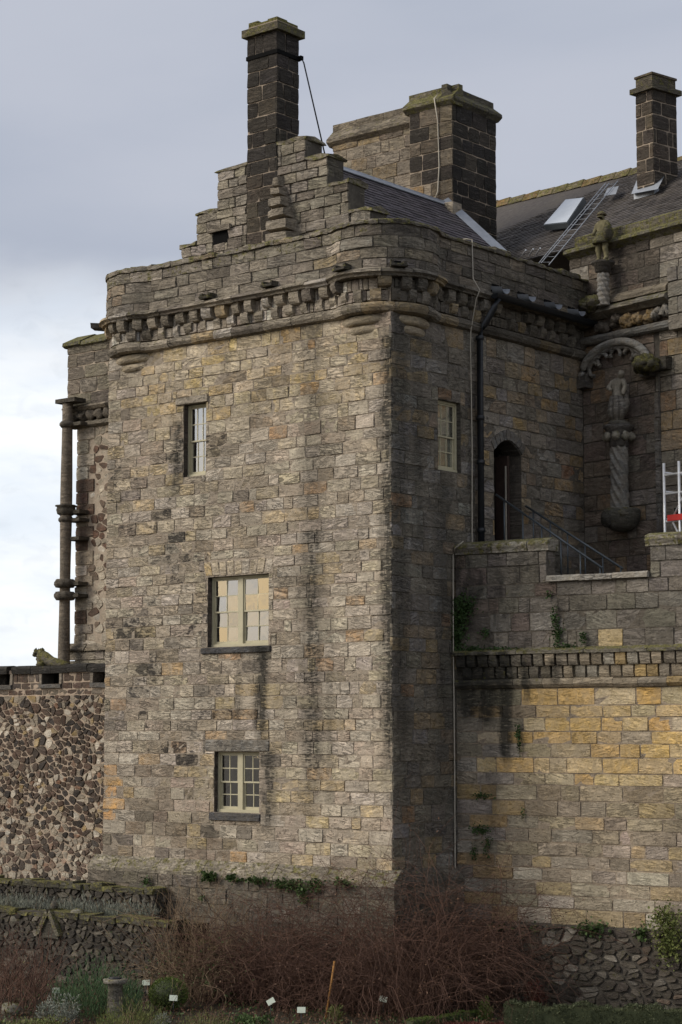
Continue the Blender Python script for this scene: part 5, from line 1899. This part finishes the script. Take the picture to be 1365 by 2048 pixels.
lay(RW, 'merlon_stone', FW, ashlar(ul, -9.1, [(zlo - .3, zlo - .14), (zlo - .14, zlo + .05), (zlo + .05, zhi)], .25, .5, [(o[0] - .1, o[1] + .1, o[2] - .12, o[3]) for o in loops]), M['rubble'], t_mer, 300, gap=.013, rough=.016)
for o in loops:
    b = MB()
    block(b, FW, o[0] - .08, o[1] + .08, o[2] - .12, o[2] + .0, -.3, .06, (.15, .145, .14, .2), (.3, .1, .2))
    b.build('loop_sill', M['stone'], RW)
    for e_ in (0, 1):
        b = MB()
        block(b, FW, o[e_] - (.1 if e_ == 0 else 0), o[e_] + (0 if e_ == 0 else .1), o[2], o[3], -.35, .025, (.24, .205, .165, .2), (.3, .0, .2))
        b.build('loop_jamb', M['rubble'], RW)
    b = MB()
    b.pbox(FW, o[0] - .05, o[1] + .05, o[2] - .03, o[3] + .02, -.5, -.42)  # black sheet stands for the shade deep in the loop
    b.build('loop_back', M['black'], RW)
gap_u = FW.px(24, 1345)[0]
for (a, c_) in ((ul, gap_u - .12), (gap_u + .06, -9.08)):
    moulding(RW, 'coping_stone', FW, a, c_, [(-.55, zt2), (-.2, zt2 + .04), (.05, zt2 + .0), (.07, zt2 - .06), (.05, zhi - .0), (-.55, zhi - .0)], M['stone'], .7, .4, lambda u, v: ((.045, .042, .038), .3, .15, .35), rough=.02)
bs = thing('stone_beast', 'worn carved stone beast lying on the coping of the rubble wall', 'carving', tuple(FW(FW.px(90, 1330)[0], zt2, -.15)))
b = MB()
hx, hz = FW.px(78, 1312)
tx_, tz_ = FW.px(118, 1330)
b.tube([FW(hx - .08, hz - .08, -.1), FW(hx, hz + .0, -.1), FW(hx + .12, hz - .03, -.1), FW((hx + tx_) / 2, hz - .16, -.1), FW(tx_, zt2 + .05, -.1), FW(tx_ + .3, zt2 + .03, -.1)], [.10, .17, .16, .14, .11, .05], 12, tint=(.15, .14, .105, .3), misc=(.3, .5, .2))
for i in range(5):
    blob(b, FW(hx + rng.uniform(-.14, .1), hz + rng.uniform(-.15, .1), -.1 + rng.uniform(-.08, .1)), (.11, .11, .09), .5, 150 + i, tint=(.16, .15, .11, .3), misc=(.3, .5, .2))
blob(b, FW(hx + .05, zt2 + .05, -.05), (.16, .14, .09), .3, 160, tint=(.14, .13, .1, .3), misc=(.3, .5, .2))
b.build('beast_body', M['stone'], bs)
#PART4
# ================================================================== GARDEN
def ray_z(x, y, z):
    r = ray(x, y)
    t_ = (z - CAM[2]) / r[2]
    return Vector(CAM + r * t_)

def low_wall(name, label, y, u0, u1, z0, z1, cell, lim, tintf, seed):
    P_ = Plane((0, y, 0), 0)
    t = thing(name, label, 'wall', ((u0 + u1) / 2, y + .2, z0))
    b = MB()
    b.box((u0, y + .03, z0 - .2), (u1 - .05, y + .38, z1 - .03))
    b.build('wall_core', M['mortar_dark'], t)
    R = random.Random(seed)
    lay_rubble(t, 'rubble_stone', P_, voronoi(u0 + 2.0, u1, z0, z1 - .1, cell, 1.45, R, skip=.3), M['rubble'], tintf, lim, .018, .02, R)
    sp_ = Plane((u1, y, 0), math.pi / 2)
    lay_rubble(t, 'rubble_stone', sp_, voronoi(.0, .4, z0, z1 - .1, cell, 1.3, R, skip=.2), M['rubble'], tintf, lim, .016, .0, R)
    u = u0
    while u < u1:
        l = R.uniform(.25, .55)
        b = MB()
        block(b, P_, u + .01, min(u + l, u1 + .04) - .01, z1 - .12, z1 + R.uniform(-.03, .05), -.42, .05 + R.uniform(-.03, .03), (.085, .08, .06, .3), (R.random(), .45, .35), R, .03)
        b.build('coping_stone', M['stone'], t)
        u += l
    return t
t_dk = lambda u, v: (pick([(3, (.06, .053, .045)), (2, (.085, .075, .062)), (1, (.14, .125, .1)), (1, (.04, .036, .032))]), .25, .25, .35)
YA, YB = -.75, -1.9
zA_ = Plane((0, YA, 0), 0).px(150, 1768)[1]
zB_ = Plane((0, YB, 0), 0).px(200, 1832)[1]
xA = Plane((0, YA, 0), 0).px(308, 1800)[0]
xB = Plane((0, YB, 0), 0).px(352, 1840)[0]
low_wall('garden_wall', 'upper dark rubble garden wall against the foot of the tower plinth', YA, -20, xA, GZ, zA_, .12, 150, t_dk, 5)
low_wall('garden_wall', 'lower mossy garden wall below the row of lavender', YB, -20, xB, GZ, zB_, .13, 150, t_dk, 6)
b = MB()
b.box((-20, YB + .36, GZ - .2), (xB - .1, YA + .05, zB_ - .10))
b.build('planting_bed', M['earth'], kind='structure')
# rough boulders where the lower wall dies into the tower foot
rt_ = thing('rubble_heap', 'mossy heap of rough stones where the lower garden wall meets the tower foot', 'stones', (xB + .5, YB + .2, GZ))
for i in range(26):
    b = MB()
    x_ = xB + rng.uniform(-.1, 1.5)
    z_ = GZ + rng.uniform(.0, 1.0) * max(.2, (zB_ + .2 - GZ) * (1 - (x_ - xB) / 1.9))
    blob(b, (x_, YB + .25 + rng.uniform(-.2, .25) + (z_ - GZ) * .25, z_), (rng.uniform(.12, .26), .2, rng.uniform(.09, .17)), .25, 300 + i, 10, 6, (.09, .08, .065, .3), (rng.random(), .45, .3))
    b.build('rough_stone', M['rubble'], rt_)
gb = thing('stone_gablet', 'small gabled carved stone standing on the lower garden wall', 'carving', (*Plane((0, YB, 0), 0)(Plane((0, YB, 0), 0).px(100, 1850)[0], 0, 0)[:2], zB_ - .1))
P_ = Plane((0, YB, 0), 0)
gu, gzb = P_.px(97, 1870, .1)
_, gzt = P_.px(97, 1818, .1)
b = MB()
for sgn in (-1, 1):
    b.hexa([P_(gu + sgn * .42, gzb, .14), P_(gu + sgn * .30, gzb, .14), P_(gu + sgn * .30, gzb, -.3), P_(gu + sgn * .42, gzb, -.3),
            P_(gu + sgn * .06, gzt, .14), P_(gu, gzt - .14, .14), P_(gu, gzt - .14, -.3), P_(gu + sgn * .06, gzt, -.3)], tint=(.14, .13, .095, .3), misc=(.3, .5, .2))
b.build('gable_coping', M['stone'], gb)
b = MB()
b.hexa([P_(gu - .33, gzb - .08, .08), P_(gu + .33, gzb - .08, .08), P_(gu + .33, gzb - .08, -.3), P_(gu - .33, gzb - .08, -.3), P_(gu - .02, gzt - .12, .08), P_(gu + .02, gzt - .12, .08), P_(gu + .02, gzt - .12, -.3), P_(gu - .02, gzt - .12, -.3)], tint=(.08, .075, .06, .3), misc=(.3, .2, .4))
b.build('gable_face', M['stone'], gb)
b = MB()
blob(b, P_(gu, gzt + .08, -.08), (.09, .09, .1), .2, 3, tint=(.13, .12, .1, .3), misc=(.2, .3, .2))
b.build('finial', M['stone'], gb)
for (px_, py_, s_, lab) in ((155, 1828, .16, 'round pale boulder on the lower garden wall beside the lavender'), (35, 1838, .17, 'mossy boulder on the lower garden wall near the left edge'), (22, 2020, .2, 'grey boulder among the plants at the bottom left corner')):
    b = MB()
    p = P_.px(px_, py_, -.1) if py_ < 1900 else None
    c0 = P_(p[0], p[1], -.1) if p else ray_z(px_, py_, GZ + .1)
    blob(b, c0, (s_ * 1.15, s_, s_ * .8), .15, int(px_), 14, 10, (.21, .20, .165, .2), (.3, .35, .2))
    b.build('boulder', M['rubble'], label=lab, cat='stone')

# ---------------------------------------------------------------- plants
def leaf(mb, p, d, s, R, asp=.5, misc=None):
    """one small leaf face from p along d"""
    d = Vector(d)
    if d.length < 1e-6:
        d = Vector((0, 0, 1))
    d.normalize()
    a = d.cross(Vector((R.uniform(-1, 1), R.uniform(-1, 1), R.uniform(-1, 1))))
    if a.length < 1e-4:
        a = Vector((1, 0, 0))
    a.normalize()
    p = Vector(p)
    k = len(mb.v)
    mb.v += [tuple(p), tuple(p + d * s * .5 + a * s * asp * .5), tuple(p + d * s), tuple(p + d * s * .5 - a * s * asp * .5)]
    mb.f.append((k, k + 1, k + 2, k + 3))
    mb.t += [(.1, .1, .1, 0)] * 4
    mb.x += [misc or (R.random(), 0, 0)] * 4
    mb.sm.append(False)

def twig(mb, p, d, L_, r, R, segs=6, droop=.25, wob=.35, sides=3, kids=0):
    p, d = Vector(p), Vector(d).normalized()
    pts_, rs_ = [p.copy()], [r]
    s = R.random()
    for i in range(segs):
        d = (d + Vector((R.gauss(0, wob), R.gauss(0, wob), R.gauss(0, wob * .6) - droop * (i / segs)))).normalized()
        p = p + d * (L_ / segs)
        pts_.append(p.copy())
        rs_.append(r * (1 - .75 * (i + 1) / segs))
    mb.tube(pts_, rs_, sides, cap=False, misc=(s, 0, 0))
    for _ in range(kids):
        i = R.randint(1, segs - 1)
        twig(mb, pts_[i], d + Vector((R.gauss(0, .8), R.gauss(0, .8), R.gauss(.2, .6))), L_ * .4, r * .6, R, 4, droop, wob, sides)
    return pts_

# thicket of bare bramble canes round the tower corner
def thicket(name, label, spots, n, hfun, seed, mat, leafmat, nleaf, r=(.006, .014), loc=(0, 0, GZ), kids=2, droop=.35, wob=.3):
    R = random.Random(seed)
    t = thing(name, label, 'shrub', loc, None)
    mb, lf = MB(), MB()
    for i in range(n):
        x, y = spots(R)
        H = hfun(x, y) * R.uniform(.45, 1.08)
        pts_ = twig(mb, (x, y, GZ + R.uniform(0, .3)), (R.gauss(0, .35), R.gauss(0, .35), 1), H * R.uniform(.95, 1.3), R.uniform(*r), R, 9, droop, wob, 3, kids)
        for _ in range(nleaf):
            if R.random() < .9:
                q_ = R.choice(pts_[2:])
                leaf(lf, q_ + Vector((R.gauss(0, .07), R.gauss(0, .07), R.gauss(0, .07))), (R.gauss(0, 1), R.gauss(0, 1), R.gauss(0, .6)), R.uniform(.03, .075), R)
    mb.build('canes', mat, t, kind='stuff')
    if nleaf:
        lf.build('leaves', leafmat, t, kind='stuff')
    return t

def sp1(R):
    return R.uniform(-.9, 3.0), R.uniform(-1.5, .6) if True else 0
def h1(x, y):
    return max(.8, 4.1 - .8 * max(0, -x) - .9 * max(0, x - 2.1))
def spot_corner(R):
    while True:
        x, y = R.uniform(-1.6, 1.95), R.uniform(-1.9, 2.1)
        if y < -.35 or x > .32:
            if y < 1.75 + x * .1:
                return x, y
thicket('bramble_thicket', 'tall tangle of bare red-brown bramble canes round the foot of the tower corner', spot_corner, 1100, h1, 21, M['twig'], M['leafbrown'], 4, r=(.005, .011), loc=(.4, -.8, GZ), wob=.38)
thicket('dry_shrub', 'pale leafless shrub with upright stems in front of the tower plinth', lambda R: (R.uniform(-5.2, -3.2), R.uniform(-2.6, -.8)), 230, lambda x, y: 2.3, 22, M['twig2'], M['leafbrown'], 1, loc=(-4.2, -1.8, GZ), kids=2, droop=.05, wob=.14)
thicket('dry_shrub', 'brown withered shrub between the pale stems and the bramble tangle', lambda R: (R.uniform(-3.4, -1.2), R.uniform(-2.2, -.5)), 420, lambda x, y: 2.95, 23, M['twig'], M['leafbrown'], 3, loc=(-2.3, -1.4, GZ))
thicket('dry_shrub', 'reddish twiggy bush at the far left below the garden wall', lambda R: tuple(ray_z(R.uniform(-30, 95), R.uniform(1985, 2035), GZ)[:2]), 170, lambda x, y: 1.25, 24, M['twig'], M['leafbrown'], 2, loc=tuple(ray_z(40, 2015, GZ)), droop=.0, wob=.12)
thicket('climbing_stems', 'rambling rose stems with a few leaves over the rubble heap', lambda R: (xB + R.uniform(.2, 1.6), YB + R.uniform(-.9, .2)), 110, lambda x, y: 1.7, 25, M['twig2'], M['leaf'], 9, loc=(xB + .9, YB - .3, GZ))

def bush(name, label, px_, py_, wpx, hpx, mat, n, ls, seed, cat='shrub', shape='dome', asp=.4, up=.4, core=True, group=None, zb=GZ, base=None, stems=None):
    """a leafy bush of real leaf faces; pixel base -> ground"""
    R = random.Random(seed)
    c0 = Vector(base) if base is not None else ray_z(px_, py_, zb)
    dist = (c0 - Vector(CAM)).length
    k_ = dist / F
    rx, H = wpx * k_ / 2, hpx * k_
    t = thing(name, label, cat, tuple(c0), group)
    mb = MB()
    lumps = [(R.uniform(-.7, .7), R.uniform(-.7, .7), R.uniform(.25, .8), R.uniform(.25, .45)) for _ in range(9)]
    for i in range(n):
        if shape == 'ball':
            v = Vector((R.gauss(0, 1), R.gauss(0, 1), R.gauss(0, 1))).normalized()
            rr = R.uniform(.86, 1.0)
            p = c0 + Vector((v.x * rx * rr, v.y * rx * rr, H * .5 + v.z * H * .5 * rr))
            d = v + Vector((R.gauss(0, .5), R.gauss(0, .5), R.gauss(0, .5)))
        elif shape == 'spire':
            a, q_ = R.uniform(0, 6.283), math.sqrt(R.random())
            bx, by = math.cos(a) * q_ * rx, math.sin(a) * q_ * rx
            hh = H * (1 - .55 * q_) * (.7 + .3 * math.sin(bx * 37) * math.cos(by * 41))
            z_ = R.random() * hh
            p = c0 + Vector((bx * (1 + .25 * z_ / H), by * (1 + .25 * z_ / H), z_))
            d = Vector((bx / rx * .3 + R.gauss(0, .25), by / rx * .3 + R.gauss(0, .25), 1))
        else:
            l = R.choice(lumps)
            v = Vector((R.gauss(0, 1), R.gauss(0, 1), R.gauss(0, 1))).normalized() * (l[3] * R.uniform(.5, 1.1))
            p = c0 + Vector(((l[0] * .75 + v.x) * rx, (l[1] * .75 + v.y) * rx, max(.02, (l[2] * .8 + v.z * .8)) * H))
            d = v.normalized() + Vector((R.gauss(0, .6), R.gauss(0, .6), R.gauss(up, .5)))
        leaf(mb, p, d, ls * R.uniform(.6, 1.3), R, asp)
    mb.build('foliage', mat, t, kind='stuff')
    if shape == 'ball':
        b2 = MB()
        blob(b2, c0 + Vector((0, 0, H * .5)), (rx * .86, rx * .86, H * .43), .02, seed, 16, 12)
        b2.x = [(.1, 0, 0)] * len(b2.v)
        b2.build('inner_growth', M['hedge'], t)
    else:
        b2 = MB()
        for i in range(stems or 14):
            twig(b2, c0 + Vector((R.uniform(-.5, .5) * rx, R.uniform(-.5, .5) * rx, -.02)), (R.gauss(0, .3), R.gauss(0, .3), 1), H * R.uniform(.6, .95), .007, R, 5, .0, .12)
        b2.build('stems', M['twig2'], t, kind='stuff')
    return t

bush('rosemary_bush', 'tall dark green rosemary bush in front of the lower garden wall', 195, 2030, 165, 150, M['leafdark'], 8000, .085, 31, shape='spire', asp=.16)
bush('grey_shrub', 'low silvery leaved shrub beside the rosemary', 125, 2046, 105, 58, M['leafgrey'], 1700, .06, 32, asp=.35)
bush('fennel_clump', 'feathery yellow-green clump at the front of the bed', 265, 2062, 135, 85, M['leafyel'], 2600, .07, 33, shape='spire', asp=.14)
bush('box_ball', 'clipped round green box ball behind the plant tags', 337, 2020, 76, 62, M['box'], 3600, .035, 34, shape='ball', asp=.6)
bush('low_plant', 'low blue-grey plant in front of the box ball', 318, 2062, 55, 40, M['leafgrey'], 600, .05, 35, asp=.3)
bush('low_plant', 'dull olive plant clump in front of the pale stems', 410, 2065, 105, 60, M['leafyel'], 1100, .06, 36, shape='spire', asp=.14)
bush('low_plant', 'bright green leafy plant at the bottom edge left of the stake', 500, 2058, 95, 30, M['leaf'], 700, .06, 37, asp=.6)
bush('low_plant', 'small pale green rosette plant right of the stake', 672, 2046, 38, 42, M['leafyel'], 330, .07, 38, asp=.35)
bush('low_plant', 'mossy low cushion at the bottom left corner', 60, 2066, 160, 34, M['leafyel'], 1200, .045, 39, asp=.5)
bush('red_shrub', 'small russet-leaved shrub against the rubble footing', 1070, 2022, 60, 66, M['leafred'], 900, .06, 40, asp=.55)
bush('box_cone', 'small bright green clipped cone at the end of the edging', 972, 2040, 28, 62, M['box'], 1100, .035, 41, shape='spire', asp=.5)
for i, (x, wd) in enumerate(((128, 70), (165, 60), (205, 62), (245, 58), (285, 62), (70, 70), (20, 66))):
    p = Plane((0, YB + .65, 0), 0)
    uu = p.px(x, 1815)[0]
    bush('lavender_plant', 'grey-green lavender plant on the wall ledge, number %s from the tower plinth' % ('five', 'four', 'three', 'two', 'one', 'six', 'seven')[i], 0, 0, wd, 42 + (i * 7) % 12, M['leafgrey'], 900, .10, 50 + i, shape='spire', asp=.14, base=p(uu, zB_ - .10, 0), group='lavender on the wall ledge', stems=5)
# leafy litter and seedlings that cover the soil of the bed
R_ = random.Random(90)
mb = MB()
for i in range(15000):
    p = ray_z(R_.uniform(-60, 1010), R_.uniform(1945, 2075), GZ)
    if p.y > -.3 and p.x < .3:
        continue
    cl_ = .5 + .5 * math.sin(p.x * 2.3 + 1.7 * math.sin(p.y * 1.9)) * math.cos(p.y * 2.1 + p.x)
    leaf(mb, p + Vector((0, 0, R_.uniform(0, .05 + .16 * cl_))), (R_.gauss(0, .8), R_.gauss(0, .8), R_.gauss(.7, .6)), R_.uniform(.03, .08), R_, .45)
mb.build('ground_cover', M['leafbrown'], label='withered brown leaves and seedlings covering the soil of the bed', cat='ground cover', kind='stuff')
mb = MB()
for i in range(7000):
    p = ray_z(R_.uniform(-60, 1010), R_.uniform(1950, 2075), GZ)
    if (p.y > -.3 and p.x < .3) or math.sin(p.x * 3.1 + 2) * math.cos(p.y * 2.7) < .05:
        continue
    leaf(mb, p + Vector((0, 0, R_.uniform(0, .16))), (R_.gauss(0, .7), R_.gauss(0, .7), R_.gauss(1, .6)), R_.uniform(.04, .09), R_, .4)
mb.build('ground_cover', M['leaf'], label='patches of low green herbs between the withered plants', cat='ground cover', kind='stuff')
# clipped hedges
def hedge(name, label, pa, pb, hh, ww, mat, n, seed, ls=.045):
    R = random.Random(seed)
    a, c_ = ray_z(*pa, GZ), ray_z(*pb, GZ)
    t = thing(name, label, 'hedge', tuple((a + c_) / 2))
    al = (c_ - a)
    L_ = al.length
    al.normalize()
    ac = Vector((-al.y, al.x, 0))
    b = MB()
    q_ = [a - ac * ww * .42, c_ - ac * ww * .42, c_ + ac * ww * .42, a + ac * ww * .42]
    b.hexa(q_ + [p + Vector((0, 0, hh * .9)) for p in q_], misc=(.1, 0, 0))
    b.build('inner_growth', M['hedge'], t)
    mb = MB()
    for i in range(n):
        s = R.uniform(0, L_)
        f_ = R.random()
        wv = 1 + .12 * math.sin(s * 5.1) + .08 * math.sin(s * 13)
        if f_ < .5:
            p = a + al * s + ac * R.uniform(-.5, .5) * ww + Vector((0, 0, hh * wv * R.uniform(.88, 1.02)))
            d = Vector((R.gauss(0, .7), R.gauss(0, .7), 1))
        else:
            sg = 1 if f_ < .75 else -1
            p = a + al * s + ac * sg * ww * .5 * wv * R.uniform(.85, 1.05) + Vector((0, 0, hh * R.random()))
            d = ac * sg + Vector((R.gauss(0, .6), R.gauss(0, .6), R.gauss(.4, .5)))
        leaf(mb, p, d, ls * R.uniform(.6, 1.3), R, .5)
    mb.build('foliage', mat, t, kind='stuff')
hedge('clipped_hedge', 'low dark clipped hedge along the foot of the terrace wall', (1010, 2052), (1400, 2062), .42, .5, M['hedge'], 9000, 61)
hedge('box_edging', 'narrow bright green box edging curving toward the brambles', (820, 2058), (962, 2036), .16, .2, M['box'], 2600, 62, .035)
hedge('heather_edging', 'low mauve-brown edging in front of the clipped hedge', (890, 2062), (1010, 2060), .12, .35, M['leafred'], 1800, 63, .04)

# ivy and ferns rooted in the walls
def climber(name, label, cat, mp, areas, n, ls, mat, seed, dmax=.09):
    R = random.Random(seed)
    u0, v0 = areas[0][0], areas[0][1]
    t = thing(name, label, cat, tuple(mp(u0, v0, .02)))
    mb = MB()
    tot = sum(a[2] * a[3] for a in areas)
    for (u, v, ru, rv) in areas:
        for _ in range(max(8, int(n * ru * rv / tot))):
            p = mp(u + R.gauss(0, .45) * ru, v + R.gauss(0, .45) * rv, R.uniform(.015, dmax))
            leaf(mb, p, Vector(mp(0, 0, 1)) - Vector(mp(0, 0, 0)) + Vector((R.gauss(0, .7), R.gauss(0, .7), R.gauss(-.3, .7))), ls * R.uniform(.6, 1.4), R, .8)
    mb.build('leaves', mat, t, kind='stuff')
def tp(x, y):
    return FT.px(x, y)
def areas(P_, lst):
    k_ = 44. / F
    return [(*P_.px(x, y), w_ * k_, h_ * k_) for x, y, w_, h_ in lst]
climber('ivy_patch', 'dark ivy in the corner between terrace parapet and tower', 'ivy', FT, areas(FT, [(930, 1210, 34, 22), (922, 1240, 26, 30), (915, 1275, 22, 26), (945, 1300, 50, 9), (1010, 1300, 50, 6), (975, 1265, 12, 10)]), 1900, .06, M['ivy'], 71)
climber('ivy_patch', 'small ivy trail down the middle of the terrace parapet', 'ivy', FT, areas(FT, [(1112, 1235, 7, 26), (1118, 1270, 12, 24), (1140, 1295, 34, 8), (1170, 1275, 8, 16), (1100, 1190, 6, 8)]), 620, .055, M['ivy'], 72)
climber('ivy_patch', 'thin green trail below the corbels of the terrace wall', 'ivy', FT, areas(FT, [(1040, 1465, 7, 30), (1042, 1490, 4, 16)]), 200, .05, M['ivy'], 73)
climber('ivy_patch', 'ivy tufts low on the terrace wall beside the cream cable', 'ivy', FT, areas(FT, [(968, 1590, 22, 8), (965, 1658, 26, 12), (978, 1690, 8, 22), (952, 1705, 7, 20), (1048, 1628, 4, 14)]), 520, .05, M['ivy'], 74)
climber('wall_fern', 'green weeds growing along the top of the terrace footing', 'plant', FT, areas(FT, [(1195, 1858, 40, 18), (1290, 1865, 20, 14), (1005, 1852, 30, 8), (1080, 1856, 14, 6)]), 620, .08, M['leaf'], 75, .2)
climber('wall_shrub', 'olive-yellow bush hanging on the terrace wall at the right edge', 'shrub', FT, areas(FT, [(1345, 1850, 38, 40), (1350, 1890, 34, 40), (1335, 1830, 20, 20)]), 1500, .06, M['leafyel'], 76, .4)
PFp = Plane((0, -.25, 0), 0)
climber('plinth_fern', 'green ferns on the plinth ledge below the lower window', 'plant', lambda u, v, d: PFp(u, v, d), areas(PFp, [(425, 1752, 24, 10), (470, 1755, 20, 7), (520, 1760, 30, 6)]), 520, .075, M['leaf'], 77, .14)
climber('plinth_fern', 'trailing weeds on the plinth near the tower corner', 'plant', lambda u, v, d: PFp(u, v, d), areas(PFp, [(590, 1768, 36, 12), (635, 1770, 22, 14), (612, 1790, 16, 16), (690, 1764, 26, 8), (560, 1768, 18, 8)]), 900, .065, M['leaf'], 78, .14)
climber('plinth_fern', 'small green sprig at the end of the upper garden wall', 'plant', lambda u, v, d: PFp(u, v, d), areas(PFp, [(297, 1762, 10, 10), (410, 1795, 6, 6)]), 120, .055, M['leaf'], 79, .12)

# tags, stake, sundial post
for i, (x, y, lab) in enumerate(((112, 1982, 'leftmost white plant tag beside the rosemary'), (292, 1966, 'white plant tag just left of the box ball'), (347, 1997, 'white plant tag in front of the box ball'),
                                 (542, 2004, 'tilted white plant tag among the pale stems'), (603, 2021, 'white plant tag left of the wooden stake'), (767, 1999, 'white plant tag below the brambles, right of the stake'))):
    gp = ray_z(x, y + 42, GZ)
    k_ = (gp - Vector(CAM)).length / F
    zt_ = GZ + 38 * k_
    t = thing('plant_tag', lab, 'tag', tuple(gp), 'plant tags in the bed')
    MB().tube([gp, gp + Vector((0, 0, zt_ - GZ))], .008, 5).build('tag_stem', M['iron'], t)
    R_ = Vector(RT)
    tl = (.0, .05, -.04, .55, .0, -.25)[i]
    ax = R_ * math.cos(tl) + Vector((0, 0, math.sin(tl)))
    ay = Vector((0, 0, math.cos(tl))) - R_ * math.sin(tl)
    nm = ax.cross(ay)
    cc = gp + Vector((0, 0, zt_ - GZ + .03)) + nm * .012
    w_, h_ = .082, .055
    b = MB()
    b.hexa([cc - ax * w_ - ay * h_, cc + ax * w_ - ay * h_, cc + ax * w_ - ay * h_ + nm * .01, cc - ax * w_ - ay * h_ + nm * .01, cc - ax * w_ + ay * h_ - nm * .03, cc + ax * w_ + ay * h_ - nm * .03, cc + ax * w_ + ay * h_ - nm * .02, cc - ax * w_ + ay * h_ - nm * .02])
    b.build('tag_plate', M['tag'], t)
b = MB()
p0 = ray_z(652, 2040, GZ)
k_ = (p0 - Vector(CAM)).length / F
b.tube([p0, p0 + Vector(RT) * (17 * k_) + Vector((0, 0, 112 * k_))], .022, 8)
b.build('wooden_stake', M['stake'], label='orange-brown wooden stake leaning in front of the brambles', cat='stake')
p0 = ray_z(230, 2040, GZ)
k_ = (p0 - Vector(CAM)).length / F
t = thing('stone_pedestal', 'short round stone pedestal with a flat cap between rosemary and box ball', 'pedestal', tuple(p0))
zt_ = GZ + 78 * k_
MB().lathe(p0, [(.2, GZ), (.17, GZ + .1), (.15, zt_ - .12), (.17, zt_ - .1)], 16, tint=(.17, .155, .125, .2), misc=(.3, .3, .2)).build('shaft', M['stone'], t)
MB().lathe(p0, [(.2, zt_ - .1), (.25, zt_ - .08), (.25, zt_ - .01), (.2, zt_)], 20, tint=(.24, .225, .19, .2), misc=(.3, .25, .1)).build('cap', M['stone'], t)
MB().lathe(p0, [(.13, zt_), (.13, zt_ + .03), (.11, zt_ + .035)], 18).build('metal_plate', M['iron'], t)
